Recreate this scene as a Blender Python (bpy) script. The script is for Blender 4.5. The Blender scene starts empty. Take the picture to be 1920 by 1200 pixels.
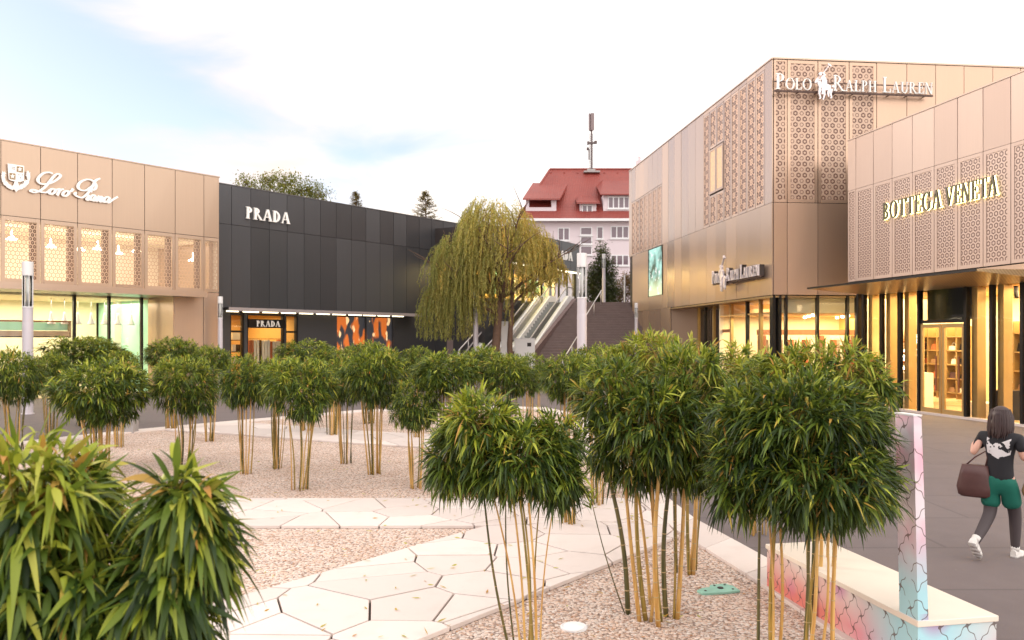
import bpy, math, random
import numpy as np
from mathutils import Vector, Matrix
from math import radians as R, sin, cos, pi, sqrt

random.seed(7); rng = np.random.default_rng(11)
sc = bpy.context.scene
C = sc.collection
H = 2.45            # eye height
FP = 1500.0         # focal length in pixels of the 1920 px wide frame
HY = 635.0          # horizon row

# ---------------------------------------------------------------- camera
cam = bpy.data.cameras.new("camera"); co = bpy.data.objects.new("camera", cam); C.objects.link(co)
cam.sensor_width = 36; cam.lens = 36 * FP / 1920
cam.shift_y = (HY - 600) / 1920
cam.clip_start = 0.05; cam.clip_end = 2000
co.location = (0, 0, H); co.rotation_euler = (R(90), 0, 0)
cam.dof.use_dof = True; cam.dof.focus_distance = 8.5; cam.dof.aperture_fstop = 4.0
sc.camera = co
sc.view_settings.view_transform = 'Standard'; sc.view_settings.look = 'None'
sc.view_settings.exposure = 1.22; sc.view_settings.gamma = 1
sc.cycles.use_denoising = True
sc.cycles.max_bounces = 8; sc.cycles.transparent_max_bounces = 16

# ---------------------------------------------------------------- world
W = bpy.data.worlds.new("World"); sc.world = W; W.use_nodes = True
nt = W.node_tree; nt.nodes.clear()
def wn(t, **k):
    n = nt.nodes.new(t)
    for a, b in k.items(): setattr(n, a, b)
    return n
SUN_EL, SUN_AZ = R(20), R(-62)       # azimuth measured from +Y towards +X
sky = wn('ShaderNodeTexSky', sky_type='NISHITA', sun_disc=False, sun_elevation=SUN_EL, sun_rotation=SUN_AZ)
sky.air_density = 1.0; sky.dust_density = .3; sky.ozone_density = 1.6
tc = wn('ShaderNodeTexCoord')
mp = wn('ShaderNodeMapping'); mp.inputs['Scale'].default_value = (1.3, 1.0, 4.2); mp.inputs['Rotation'].default_value = (0.1, 0.22, 0.3)
nz = wn('ShaderNodeTexNoise'); nz.inputs['Scale'].default_value = 1.9; nz.inputs['Detail'].default_value = 6; nz.inputs['Roughness'].default_value = .5
nz.inputs['Distortion'].default_value = .5
nt.links.new(tc.outputs['Generated'], mp.inputs[0]); nt.links.new(mp.outputs[0], nz.inputs['Vector'])
sep = wn('ShaderNodeSeparateXYZ'); nt.links.new(tc.outputs['Generated'], sep.inputs[0])
def wm(op, a, b=None, c=None):
    n = wn('ShaderNodeMath', operation=op)
    for i, v in enumerate((a, b, c)):
        if v is None: continue
        if isinstance(v, (int, float)): n.inputs[i].default_value = v
        else: nt.links.new(v, n.inputs[i])
    return n.outputs[0]
# cloud cover: thicker towards the east (right); extra cover overhead, out of view, added as fill light
cov = wm('ADD', nz.outputs['Fac'], wm('MULTIPLY', wm('ADD', sep.outputs['X'], .12), .48))
cov = wm('ADD', cov, wm('MULTIPLY', wm('MAXIMUM', wm('SUBTRACT', sep.outputs['Z'], .42), 0), .9))
cr = wn('ShaderNodeMapRange'); cr.interpolation_type = 'SMOOTHSTEP'
cr.inputs['From Min'].default_value = .30; cr.inputs['From Max'].default_value = .60; cr.inputs['To Min'].default_value = .15
nt.links.new(cov, cr.inputs['Value'])
# cloud colour warms towards the low western sky
wr = wn('ShaderNodeMapRange'); wr.inputs['From Min'].default_value = .44; wr.inputs['From Max'].default_value = .24
nt.links.new(sep.outputs['Z'], wr.inputs['Value'])
wl = wn('ShaderNodeMapRange'); wl.inputs['From Min'].default_value = -.02; wl.inputs['From Max'].default_value = -.48
nt.links.new(sep.outputs['X'], wl.inputs['Value'])
warm = wm('MULTIPLY', wr.outputs[0], wl.outputs[0])
cc = wn('ShaderNodeMix', data_type='RGBA'); nt.links.new(warm, cc.inputs['Factor'])
cc.inputs['A'].default_value = (1.0, .95, .905, 1); cc.inputs['B'].default_value = (.84, .60, .42, 1)
bgs = wn('ShaderNodeBackground'); bgs.inputs['Strength'].default_value = .09
tn = wn('ShaderNodeMix', data_type='RGBA', blend_type='MULTIPLY'); tn.inputs['Factor'].default_value = 1; tn.inputs['B'].default_value = (1.08, .97, 1.02, 1)   # thin violet evening tone
nt.links.new(sky.outputs[0], tn.inputs['A']); nt.links.new(tn.outputs['Result'], bgs.inputs['Color'])
bgc = wn('ShaderNodeBackground'); bk = wn('ShaderNodeMapRange'); bk.interpolation_type = 'SMOOTHSTEP'      # clouds brightened behind the camera, out of view, as added fill light
bk.inputs['From Min'].default_value = .35; bk.inputs['From Max'].default_value = -.35; bk.inputs['To Min'].default_value = .60; bk.inputs['To Max'].default_value = 1.25
nt.links.new(sep.outputs['Y'], bk.inputs['Value']); nt.links.new(bk.outputs[0], bgc.inputs['Strength'])
nt.links.new(cc.outputs['Result'], bgc.inputs['Color'])
mx = wn('ShaderNodeMixShader'); nt.links.new(cr.outputs[0], mx.inputs[0])
nt.links.new(bgs.outputs[0], mx.inputs[1]); nt.links.new(bgc.outputs[0], mx.inputs[2])
ow = wn('ShaderNodeOutputWorld'); nt.links.new(mx.outputs[0], ow.inputs['Surface'])

sl = bpy.data.lights.new("sun", 'SUN'); so = bpy.data.objects.new("sun", sl); C.objects.link(so)
sl.energy = .9; sl.angle = R(20); sl.color = (1, .84, .66)
sd = Vector((sin(SUN_AZ) * cos(SUN_EL), cos(SUN_AZ) * cos(SUN_EL), sin(SUN_EL)))
so.rotation_euler = sd.to_track_quat('Z', 'Y').to_euler()

# ---------------------------------------------------------------- materials
def newmat(name):
    m = bpy.data.materials.new(name); m.use_nodes = True
    return m, m.node_tree, m.node_tree.nodes['Principled BSDF']
class N:
    """tiny node helper"""
    def __init__(s, t): s.t = t
    def n(s, ty, **k):
        n = s.t.nodes.new(ty)
        for a, b in k.items(): setattr(n, a, b)
        return n
    def l(s, a, b): s.t.links.new(a, b)
    def m(s, op, a, b=None, c=None):
        n = s.n('ShaderNodeMath', operation=op)
        for i, v in enumerate((a, b, c)):
            if v is None: continue
            if isinstance(v, (int, float)): n.inputs[i].default_value = v
            else: s.l(v, n.inputs[i])
        return n.outputs[0]
    def noise(s, vec, scale, detail=4, rough=.5):
        n = s.n('ShaderNodeTexNoise'); n.inputs['Scale'].default_value = scale
        n.inputs['Detail'].default_value = detail; n.inputs['Roughness'].default_value = rough
        if vec is not None: s.l(vec, n.inputs['Vector'])
        return n.outputs['Fac']
    def mix(s, f, a, b):
        n = s.n('ShaderNodeMix', data_type='RGBA')
        for k, v in (('Factor', f), ('A', a), ('B', b)):
            if isinstance(v, (int, float)): n.inputs[k].default_value = v
            elif isinstance(v, tuple): n.inputs[k].default_value = (*v[:3], 1)
            else: s.l(v, n.inputs[k])
        return n.outputs['Result']
    def rng(s, v, a, b, c, d):
        n = s.n('ShaderNodeMapRange'); s.l(v, n.inputs['Value'])
        for k, x in zip(('From Min', 'From Max', 'To Min', 'To Max'), (a, b, c, d)): n.inputs[k].default_value = x
        return n.outputs[0]
    def bump(s, h, strength, dist, bsdf):
        n = s.n('ShaderNodeBump'); n.inputs['Strength'].default_value = strength; n.inputs['Distance'].default_value = dist
        s.l(h, n.inputs['Height']); s.l(n.outputs[0], bsdf.inputs['Normal'])
def obj_xyz(k):
    t = k.n('ShaderNodeTexCoord'); return t.outputs['Object']
def mul(c, f): return tuple(min(1, x * f) for x in c)

def plain(name, col, rough=.5, metal=0, var=.12, scale=3, bump=0, bscale=60, coat=0):
    m, t, b = newmat(name); k = N(t); v = obj_xyz(k)
    f = k.noise(v, scale, 5)
    k.l(k.mix(f, mul(col, 1 - var), mul(col, 1 + var)), b.inputs['Base Color'])
    b.inputs['Roughness'].default_value = rough; b.inputs['Metallic'].default_value = metal
    if coat: b.inputs['Coat Weight'].default_value = coat
    if bump: k.bump(k.noise(v, bscale, 3), bump, .01, b)
    return m

def cladding(name, col, rough=.30, metal=.5, var=.12):
    """anodised sheet: every panel a touch different (its own tint), faint vertical brushing"""
    m, t, b = newmat(name); k = N(t); v = obj_xyz(k)
    a = k.n('ShaderNodeAttribute', attribute_name='tint')
    mpn = k.n('ShaderNodeMapping'); mpn.inputs['Scale'].default_value = (14, 14, .25); k.l(v, mpn.inputs[0])
    st = k.noise(mpn.outputs[0], 2.0, 4)
    cl = k.noise(v, .35, 3)
    f = k.m('ADD', k.m('MULTIPLY', a.outputs['Fac'], .5), k.m('ADD', k.m('MULTIPLY', st, .3), k.m('MULTIPLY', cl, .2)))
    k.l(k.mix(f, mul(col, 1 - var), mul(col, 1 + var)), b.inputs['Base Color'])
    k.l(k.rng(a.outputs['Fac'], 0, 1, rough - .05, rough + .07), b.inputs['Roughness'])
    b.inputs['Metallic'].default_value = metal
    return m

def hexring(k, v, s, r1, r2, swap=False, aspect=1.0):
    """distance to the nearest point of a triangular lattice in the x,z plane, as ring mask"""
    sp = k.n('ShaderNodeSeparateXYZ'); k.l(v, sp.inputs[0])
    x, z = sp.outputs['X'], sp.outputs['Z']
    if swap: x, z = z, x
    x = k.m('MULTIPLY', x, 1 / s); z = k.m('MULTIPLY', z, 1 / (s * aspect))
    q3 = sqrt(3)
    def cell(ox, oz):
        fx = k.m('ABSOLUTE', k.m('SUBTRACT', k.m('FRACT', k.m('ADD', x, ox)), .5))
        fz = k.m('ABSOLUTE', k.m('MULTIPLY', k.m('SUBTRACT', k.m('FRACT', k.m('ADD', k.m('MULTIPLY', z, 1 / q3), oz)), .5), q3))
        return k.m('MAXIMUM', fx, k.m('ADD', k.m('MULTIPLY', fx, .5), k.m('MULTIPLY', fz, q3 / 2)))
    d = k.m('MINIMUM', cell(0, 0), cell(.5, .5))
    return k.m('MULTIPLY', k.m('GREATER_THAN', d, r1), k.m('LESS_THAN', d, r2)), d

def perforated(name, col, hole, s, r1, r2, rosette=False, see_through=False, aspect=1.0):
    m, t, b = newmat(name); k = N(t); v = obj_xyz(k)
    ring, d = hexring(k, v, s, r1, r2, aspect=aspect)
    if rosette:
        S = s * sqrt(3)
        _, d2 = hexring(k, v, S, 0, 1, swap=True)
        ring = k.m('MULTIPLY', ring, k.m('GREATER_THAN', d2, .30))
        ring = k.m('MAXIMUM', ring, k.m('MULTIPLY', k.m('LESS_THAN', d2, .17), k.m('GREATER_THAN', d2, .12)))
    f = k.noise(v, .8, 3)
    base = k.mix(f, mul(col, .92), mul(col, 1.08))
    b.inputs['Roughness'].default_value = .45; b.inputs['Metallic'].default_value = .25
    if see_through:
        k.l(base, b.inputs['Base Color'])
        tr = k.n('ShaderNodeBsdfTransparent'); mxs = k.n('ShaderNodeMixShader'); k.l(ring, mxs.inputs[0])
        k.l(b.outputs[0], mxs.inputs[1]); k.l(tr.outputs[0], mxs.inputs[2])
        k.l(mxs.outputs[0], t.nodes['Material Output'].inputs['Surface'])
    else:
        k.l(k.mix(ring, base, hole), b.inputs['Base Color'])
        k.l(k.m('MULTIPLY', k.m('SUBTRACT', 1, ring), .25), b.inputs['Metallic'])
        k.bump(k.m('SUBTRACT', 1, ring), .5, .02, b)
    return m

def emis(name, col, strength):
    m, t, b = newmat(name)
    b.inputs['Base Color'].default_value = (*col, 1)
    b.inputs['Emission Color'].default_value = (*col, 1); b.inputs['Emission Strength'].default_value = strength
    return m

def glass(name, tint=(.9, .92, .9), refl=1.0):
    m, t, b = newmat(name); k = N(t); t.nodes.remove(b)
    tr = k.n('ShaderNodeBsdfTransparent'); tr.inputs[0].default_value = (*tint, 1)
    gl = k.n('ShaderNodeBsdfGlossy'); gl.inputs['Roughness'].default_value = .02
    nzv = k.noise(obj_xyz(k), .7, 2); bp = k.n('ShaderNodeBump'); bp.inputs['Strength'].default_value = .06; bp.inputs['Distance'].default_value = .1
    k.l(nzv, bp.inputs['Height']); k.l(bp.outputs[0], gl.inputs['Normal'])
    fr = k.n('ShaderNodeFresnel'); fr.inputs[0].default_value = 1.5
    mxs = k.n('ShaderNodeMixShader'); k.l(k.m('MULTIPLY', fr.outputs[0], refl), mxs.inputs[0])
    k.l(tr.outputs[0], mxs.inputs[1]); k.l(gl.outputs[0], mxs.inputs[2])
    k.l(mxs.outputs[0], t.nodes['Material Output'].inputs['Surface'])
    return m

def leafmat(name, stops, transl=.3, rough=.42):
    m, t, b = newmat(name); k = N(t)
    a = k.n('ShaderNodeAttribute', attribute_name='tint')
    r = k.n('ShaderNodeValToRGB'); k.l(a.outputs['Fac'], r.inputs[0])
    e = r.color_ramp.elements
    e[0].position = stops[0][0]; e[0].color = (*stops[0][1], 1)
    e[1].position = stops[-1][0]; e[1].color = (*stops[-1][1], 1)
    for p, c in stops[1:-1]:
        x = e.new(p); x.color = (*c, 1)
    k.l(r.outputs[0], b.inputs['Base Color']); b.inputs['Roughness'].default_value = rough
    b.inputs['Specular IOR Level'].default_value = .3
    tl = k.n('ShaderNodeBsdfTranslucent'); k.l(k.mix(.5, r.outputs[0], (.35, .42, .05)), tl.inputs[0])
    mxs = k.n('ShaderNodeMixShader'); mxs.inputs[0].default_value = transl
    k.l(b.outputs[0], mxs.inputs[1]); k.l(tl.outputs[0], mxs.inputs[2])
    k.l(mxs.outputs[0], t.nodes['Material Output'].inputs['Surface'])
    return m

def gravelmat():
    m, t, b = newmat('gravel'); k = N(t); v = obj_xyz(k)
    vo = k.n('ShaderNodeTexVoronoi'); vo.inputs['Scale'].default_value = 34; k.l(v, vo.inputs['Vector'])
    mpn = k.n('ShaderNodeMapping'); mpn.inputs['Rotation'].default_value = (0, 0, .7); mpn.inputs['Scale'].default_value = (1.4, .8, 1); k.l(v, mpn.inputs[0])
    vo2 = k.n('ShaderNodeTexVoronoi'); vo2.inputs['Scale'].default_value = 55; k.l(mpn.outputs[0], vo2.inputs['Vector'])
    hs = k.n('ShaderNodeSeparateColor'); k.l(vo.outputs['Color'], hs.inputs[0])
    r = k.n('ShaderNodeValToRGB'); k.l(hs.outputs[0], r.inputs[0]); e = r.color_ramp.elements
    e[0].color = (.34, .22, .17, 1); e[1].color = (.80, .69, .63, 1); e[0].position = .0
    x = e.new(.3); x.color = (.66, .43, .32, 1); x = e.new(.6); x.color = (.76, .57, .46, 1); x = e.new(.1); x.color = (.45, .27, .18, 1)
    hs2 = k.n('ShaderNodeSeparateColor'); k.l(vo2.outputs['Color'], hs2.inputs[0])
    c = k.mix(k.m('MULTIPLY', k.m('GREATER_THAN', hs2.outputs[1], .6), .55), r.outputs[0], (.62, .52, .46))
    big = k.noise(v, .9, 4)
    c = k.mix(k.rng(big, .45, .7, 0, .35), c, (.46, .28, .19))      # leaf litter and rust stained stones
    # gaps between stones
    gap = k.m('GREATER_THAN', vo.outputs['Distance'], .62)
    c = k.mix(k.m('MULTIPLY', gap, .7), c, (.16, .10, .075))
    k.l(c, b.inputs['Base Color']); b.inputs['Roughness'].default_value = .8
    h = k.m('ADD', k.m('SUBTRACT', 1, vo.outputs['Distance']), k.m('MULTIPLY', vo2.outputs['Distance'], -.5))
    k.bump(h, .9, .02, b)
    return m
def asphaltmat():
    m, t, b = newmat('asphalt'); k = N(t); v = obj_xyz(k)
    f1 = k.noise(v, .25, 5); f2 = k.noise(v, 90, 3, .7); f3 = k.noise(v, 2.5, 5, .6)
    c = k.mix(f1, (.098, .074, .074), (.124, .095, .094))
    c = k.mix(k.rng(f3, .4, .7, 0, .25), c, (.18, .145, .145))
    pt = k.n('ShaderNodeTexBrick'); pt.offset = .37; pt.inputs['Scale'].default_value = .16; pt.inputs['Mortar Size'].default_value = .004; pt.inputs['Color1'].default_value = (0, 0, 0, 1); pt.inputs['Color2'].default_value = (1, 1, 1, 1); pt.inputs['Mortar'].default_value = (.5, .5, .5, 1); k.l(v, pt.inputs['Vector'])
    c = k.mix(k.m('MULTIPLY', pt.outputs['Color'], .22), c, (.17, .135, .13))      # patched areas
    c = k.mix(k.m('MULTIPLY', pt.outputs['Fac'], .55), c, (.05, .04, .04))
    c = k.mix(k.rng(f2, .35, .75, 0, .5), c, (.165, .133, .132))
    vo = k.n('ShaderNodeTexVoronoi'); vo.inputs['Scale'].default_value = 2.2; k.l(v, vo.inputs['Vector'])
    c = k.mix(k.m('MULTIPLY', k.m('LESS_THAN', vo.outputs['Distance'], .025), .6), c, (.5, .45, .42))
    k.l(c, b.inputs['Base Color']); b.inputs['Roughness'].default_value = .72
    k.bump(f2, .5, .006, b)
    return m
def stonemat():
    m, t, b = newmat('pale_stone'); k = N(t); v = obj_xyz(k)
    a = k.n('ShaderNodeAttribute', attribute_name='tint')
    f = k.noise(v, 3, 6, .6); g = k.noise(v, 28, 4, .6)
    c = k.mix(a.outputs['Fac'], (.58, .49, .45), (.70, .60, .55))
    c = k.mix(k.rng(f, .5, .8, 0, .4), c, (.52, .42, .37))
    c = k.mix(k.rng(g, .62, .8, 0, .5), c, (.45, .37, .33))
    k.l(c, b.inputs['Base Color']); b.inputs['Roughness'].default_value = .6
    k.bump(k.m('ADD', f, k.m('MULTIPLY', g, .4)), .25, .01, b)
    return m
def culmmat(name, c1, c2):
    m, t, b = newmat(name); k = N(t); v = obj_xyz(k)
    mpn = k.n('ShaderNodeMapping'); mpn.inputs['Scale'].default_value = (30, 30, 1.3); k.l(v, mpn.inputs[0])
    k.l(k.mix(k.rng(k.noise(mpn.outputs[0], 1.5, 3), .35, .65, 0, 1), c1, c2), b.inputs['Base Color'])
    b.inputs['Roughness'].default_value = .38
    return m
def graffiti():
    """airbrushed ogee pattern over soft pink, red and turquoise clouds"""
    m, t, b = newmat('painted_pattern'); k = N(t); v = obj_xyz(k)
    sp = k.n('ShaderNodeSeparateXYZ'); k.l(v, sp.inputs[0])
    along = k.m('ADD', sp.outputs['Y'], k.m('MULTIPLY', sp.outputs['X'], .9)); z = sp.outputs['Z']
    n1 = k.noise(v, 2.2, 3); n2 = k.noise(v, 1.7, 2)
    c = k.mix(k.rng(n1, .42, .58, 0, 1), (.70, .62, .66), (.74, .36, .44))
    c = k.mix(k.rng(along, -1.75, -1.0, 0, 1), c, (.62, .17, .14))
    c = k.mix(k.m('MULTIPLY', k.m('MULTIPLY', k.rng(z, .12, .42, 0, 1), k.m('LESS_THAN', z, .5)), k.rng(n2, .35, .6, .5, 1)), c, (.66, .64, .60))
    c = k.mix(k.m('MULTIPLY', k.rng(along, -1.5, -1.95, 0, 1), k.rng(z, 1.2, .65, 0, 1)), c, (.36, .60, .66))
    c = k.mix(k.m('MULTIPLY', k.rng(z, 1.0, 1.5, 0, .7), k.rng(n1, .4, .6, 0, 1)), c, (.78, .45, .56))
    # magenta blossom shape
    vo = k.n('ShaderNodeTexVoronoi'); vo.inputs['Scale'].default_value = 2.1; k.l(v, vo.inputs['Vector'])
    c = k.mix(k.m('MULTIPLY', k.rng(vo.outputs['Distance'], .33, .15, 0, .6), k.m('LESS_THAN', z, .5)), c, (.42, .12, .33))
    # ogee lines
    U = k.m('MULTIPLY', along, 2 * pi / .20); V_ = k.m('MULTIPLY', z, 2 * pi / .26)
    # ogee lattice: two out-of-phase waves, with a little stepped harmonic
    f = k.m('ADD', k.m('COSINE', U), k.m('COSINE', V_))
    f = k.m('ADD', f, k.m('MULTIPLY', k.m('MULTIPLY', k.m('SINE', k.m('MULTIPLY', U, 2)), k.m('SINE', k.m('MULTIPLY', V_, 2))), .55))
    line = k.m('LESS_THAN', k.m('ABSOLUTE', f), .14)
    brk = k.m('GREATER_THAN', k.noise(v, 5, 2), .40)
    c = k.mix(k.m('MULTIPLY', k.m('MULTIPLY', line, brk), .85), c, (.10, .055, .045))
    k.l(c, b.inputs['Base Color']); b.inputs['Roughness'].default_value = .5
    return m

M = {}
M['bronze'] = cladding('bronze_cladding', (.46, .33, .24))
M['bronze2'] = cladding('rose_bronze_cladding', (.50, .36, .27))
M['bronze3'] = cladding('orange_bronze_cladding', (.52, .35, .25))
M['rose'] = cladding('rose_grey_cladding', (.41, .305, .255), rough=.46, metal=.2)
M['black'] = cladding('black_cladding', (.060, .059, .064), rough=.33, metal=.3, var=.3)
M['perf_loro'] = perforated('lattice_screen', (.56, .38, .26), (0, 0, 0), .15, .13, .37, see_through=True, aspect=1.15)
M['perf_orange'] = perforated('perforated_copper', (.52, .355, .26), (.15, .07, .045), .26, .17, .36, rosette=True)
M['perf_pink'] = perforated('perforated_pale_copper', (.58, .38, .26), (.09, .035, .022), .25, .12, .43, rosette=True)
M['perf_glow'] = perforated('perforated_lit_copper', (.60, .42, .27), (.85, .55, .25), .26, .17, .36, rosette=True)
M['perf_rose'] = perforated('perforated_rose_metal', (.42, .31, .26), (.12, .06, .045), .195, .20, .385)
M['dark'] = plain('dark_joint', (.03, .022, .02), .6)
M['mull'] = plain('black_frame_metal', (.018, .016, .016), .35, .5)
M['gold'] = plain('brushed_gold_column', (.45, .30, .12), .4, .5, bump=.1)
M['soffit'] = None
M['white'] = plain('white_paint', (.72, .70, .70), .35, 0, .04)
M['signwhite'] = plain('cream_sign_letters', (.92, .88, .84), .35, .0, .03)
M['steel'] = plain('sign_steel', (.78, .70, .70), .35, .25, .1)
M['pole'] = plain('light_grey_pole', (.55, .50, .53), .4, .1, .05)
M['rail'] = plain('rail_metal', (.62, .58, .58), .3, .6, .05)
M['stair'] = plain('dark_stair_stone', (.15, .105, .098), .75, 0, .25, 2.5, bump=.2)
M['plaster'] = plain('white_render_wall', (.66, .56, .58), .8, 0, .05, 1.5, bump=.1)
M['concrete'] = plain('concrete', (.35, .32, .31), .8, 0, .15)
M['gravel'] = gravelmat(); M['asphalt'] = asphaltmat(); M['stone'] = stonemat()
M['benchtop'] = plain('cream_bench_top', (.74, .64, .54), .5, 0, .06, 4)
M['graffiti'] = graffiti()
M['glass'] = glass('shop_glass'); M['glassdark'] = glass('window_glass_dark', (.5, .52, .52), 1.6)
M['cream'] = plain('cream_interior', (.86, .76, .54), .7, 0, .08, .8)
M['amber'] = plain('amber_interior', (.85, .52, .18), .6, 0, .2, .9)
M['mint'] = plain('mint_interior', (.42, .78, .62), .6, 0, .08)
M['floor'] = plain('shop_floor', (.45, .32, .18), .35, 0, .15)
M['wood'] = plain('brown_shelf', (.28, .10, .04), .5, 0, .25, 6)
M['lamp'] = emis('lamp_glow', (1, .9, .65), 6)
M['strip'] = emis('light_strip', (1, .88, .6), 1.5)
M['spot'] = emis('ceiling_spot', (1, .85, .6), 9)
M['culmg'] = culmmat('golden_culm', (.44, .22, .05), (.62, .38, .12))
M['culmo'] = culmmat('olive_culm', (.15, .12, .022), (.42, .26, .05))
M['culmd'] = culmmat('dark_green_culm', (.045, .05, .015), (.14, .11, .03))
M['node'] = plain('culm_node', (.42, .30, .14), .6)
M['bark'] = plain('bark', (.13, .075, .05), .9, 0, .3, 8, bump=.6, bscale=25)
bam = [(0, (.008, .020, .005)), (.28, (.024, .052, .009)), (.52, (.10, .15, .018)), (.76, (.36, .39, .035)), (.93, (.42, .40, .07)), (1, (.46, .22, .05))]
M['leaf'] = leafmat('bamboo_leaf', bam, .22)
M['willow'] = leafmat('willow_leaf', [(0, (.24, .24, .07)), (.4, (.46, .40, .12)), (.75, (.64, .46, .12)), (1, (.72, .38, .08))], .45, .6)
M['tree'] = leafmat('autumn_leaf', [(0, (.06, .07, .015)), (.5, (.15, .15, .03)), (1, (.33, .22, .05))], .35, .6)
M['conifer'] = leafmat('conifer_needle', [(0, (.06, .045, .015)), (.6, (.16, .10, .028)), (1, (.30, .17, .04))], .2, .7)
M['yew'] = leafmat('yew_needle', [(0, (.015, .025, .012)), (.6, (.04, .05, .02)), (1, (.10, .10, .03))], .15, .7)
M['redbush'] = leafmat('red_bush_leaf', [(0, (.06, .03, .015)), (.6, (.16, .07, .03)), (1, (.3, .14, .05))], .2, .7)

def tilemat():
    m, t, b = newmat('red_roof_tiles'); k = N(t); v = obj_xyz(k)
    w = k.n('ShaderNodeTexWave', wave_type='BANDS', bands_direction='Z'); w.inputs['Scale'].default_value = 1.6; w.inputs['Distortion'].default_value = .3; k.l(v, w.inputs['Vector'])
    br = k.n('ShaderNodeTexWave', wave_type='BANDS', bands_direction='X'); br.inputs['Scale'].default_value = 1.6; k.l(v, br.inputs['Vector'])
    f = k.noise(v, .5, 5)
    c = k.mix(f, (.17, .022, .018), (.30, .055, .038))
    c = k.mix(k.rng(w.outputs['Fac'], 0, .25, .45, 0), c, (.15, .03, .02))
    k.l(c, b.inputs['Base Color']); b.inputs['Roughness'].default_value = .45
    k.bump(k.m('ADD', w.outputs['Fac'], k.m('MULTIPLY', br.outputs['Fac'], .5)), .5, .05, b)
    return m
M['tile'] = tilemat()
def soffitmat(name, c1, c2):
    m, t, b = newmat(name); k = N(t); v = obj_xyz(k)
    w = k.n('ShaderNodeTexWave', wave_type='BANDS', bands_direction='DIAGONAL'); w.inputs['Scale'].default_value = 6; k.l(v, w.inputs['Vector'])
    k.l(k.mix(w.outputs['Fac'], c1, c2), b.inputs['Base Color']); b.inputs['Roughness'].default_value = .35; b.inputs['Metallic'].default_value = .5
    return m
M['soffit'] = soffitmat('slatted_soffit', (.30, .20, .10), (.42, .29, .15))
def shirtmat():
    m, t, b = newmat('black_printed_shirt'); k = N(t); v = obj_xyz(k)
    sp = k.n('ShaderNodeSeparateXYZ'); k.l(v, sp.inputs[0])
    x = sp.outputs['X']; z = k.m('SUBTRACT', sp.outputs['Z'], 1.20)
    ax = k.m('ABSOLUTE', k.m('SUBTRACT', x, .02))
    inside = k.m('MULTIPLY', k.m('LESS_THAN', ax, .125), k.m('LESS_THAN', k.m('ABSOLUTE', k.m('SUBTRACT', z, k.m('MULTIPLY', ax, .5))), .085))
    back = k.m('LESS_THAN', sp.outputs['Y'], -.04)
    nzv = k.m('GREATER_THAN', k.noise(v, 16, 3), .46)
    k.l(k.mix(k.m('MULTIPLY', k.m('MULTIPLY', inside, back), nzv), (.012, .011, .014), (.62, .58, .58)), b.inputs['Base Color'])
    b.inputs['Roughness'].default_value = .85
    return m
M['shirt'] = shirtmat()
M['shorts'] = plain('green_cloth', (.0, .10, .068), .8, 0, .2)
M['tights'] = plain('grey_tights', (.055, .040, .042), .7, 0, .2)
M['skin'] = plain('skin', (.62, .34, .25), .5, 0, .05)
M['hair'] = plain('dark_hair', (.035, .015, .013), .45, 0, .3, 30)
M['shoe'] = plain('white_shoe', (.62, .58, .55), .5, 0, .1)
M['bagbrown'] = plain('brown_leather', (.075, .028, .025), .5, 0, .3, 8, bump=.3, bscale=10)
M['bagtan'] = plain('tan_leather', (.30, .17, .08), .5, 0, .2)
M['dresswhite'] = plain('pale_garment', (.75, .68, .55), .8)
M['dressred'] = plain('rust_garment', (.45, .12, .04), .8)
M['covergreen'] = plain('green_cover_plate', (.25, .48, .38), .6, 0, .2, 12)

def litwindowmat():
    """large window: its green reflections and glow painted in as emission"""
    m, t, b = newmat('lit_window_view'); k = N(t); v = obj_xyz(k)
    n1 = k.noise(v, 1.1, 5, .6); n2 = k.noise(v, 2.3, 3)
    sp = k.n('ShaderNodeSeparateXYZ'); k.l(v, sp.inputs[0])
    c = k.mix(k.rng(n1, .4, .58, 0, 1), (.02, .09, .06), (.45, .85, .75))
    c = k.mix(k.rng(sp.outputs['Z'], 6.2, 5.3, 0, 1), c, (.85, .95, .55))
    c = k.mix(k.m('GREATER_THAN', n2, .6), c, (.95, 1, .95))
    k.l(c, b.inputs['Emission Color']); b.inputs['Emission Strength'].default_value = .45  # emission stands in for light and reflections in the window
    b.inputs['Base Color'].default_value = (.02, .02, .02, 1)
    return m
M['litwindow'] = litwindowmat()
def postermat(name, seed):
    m, t, b = newmat(name); k = N(t)
    mpn = k.n('ShaderNodeMapping'); mpn.inputs['Location'].default_value = (seed * 3.1, 0, seed * 1.7); mpn.inputs['Scale'].default_value = (1.1, 1, .55); k.l(obj_xyz(k), mpn.inputs[0])
    n1 = k.noise(mpn.outputs[0], 1.5, 2, .4); n2 = k.noise(mpn.outputs[0], 2.6, 2, .4)
    c = k.mix(k.rng(n1, .50, .57, 0, 1), (.03, .03, .035), (.50, .12, .02))
    c = k.mix(k.rng(n2, .60, .66, 0, 1), c, (.85, .55, .28))
    k.l(c, b.inputs['Emission Color']); b.inputs['Emission Strength'].default_value = .4
    k.l(c, b.inputs['Base Color'])
    return m
M['poster'] = postermat('backlit_picture', 1.0)

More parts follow.
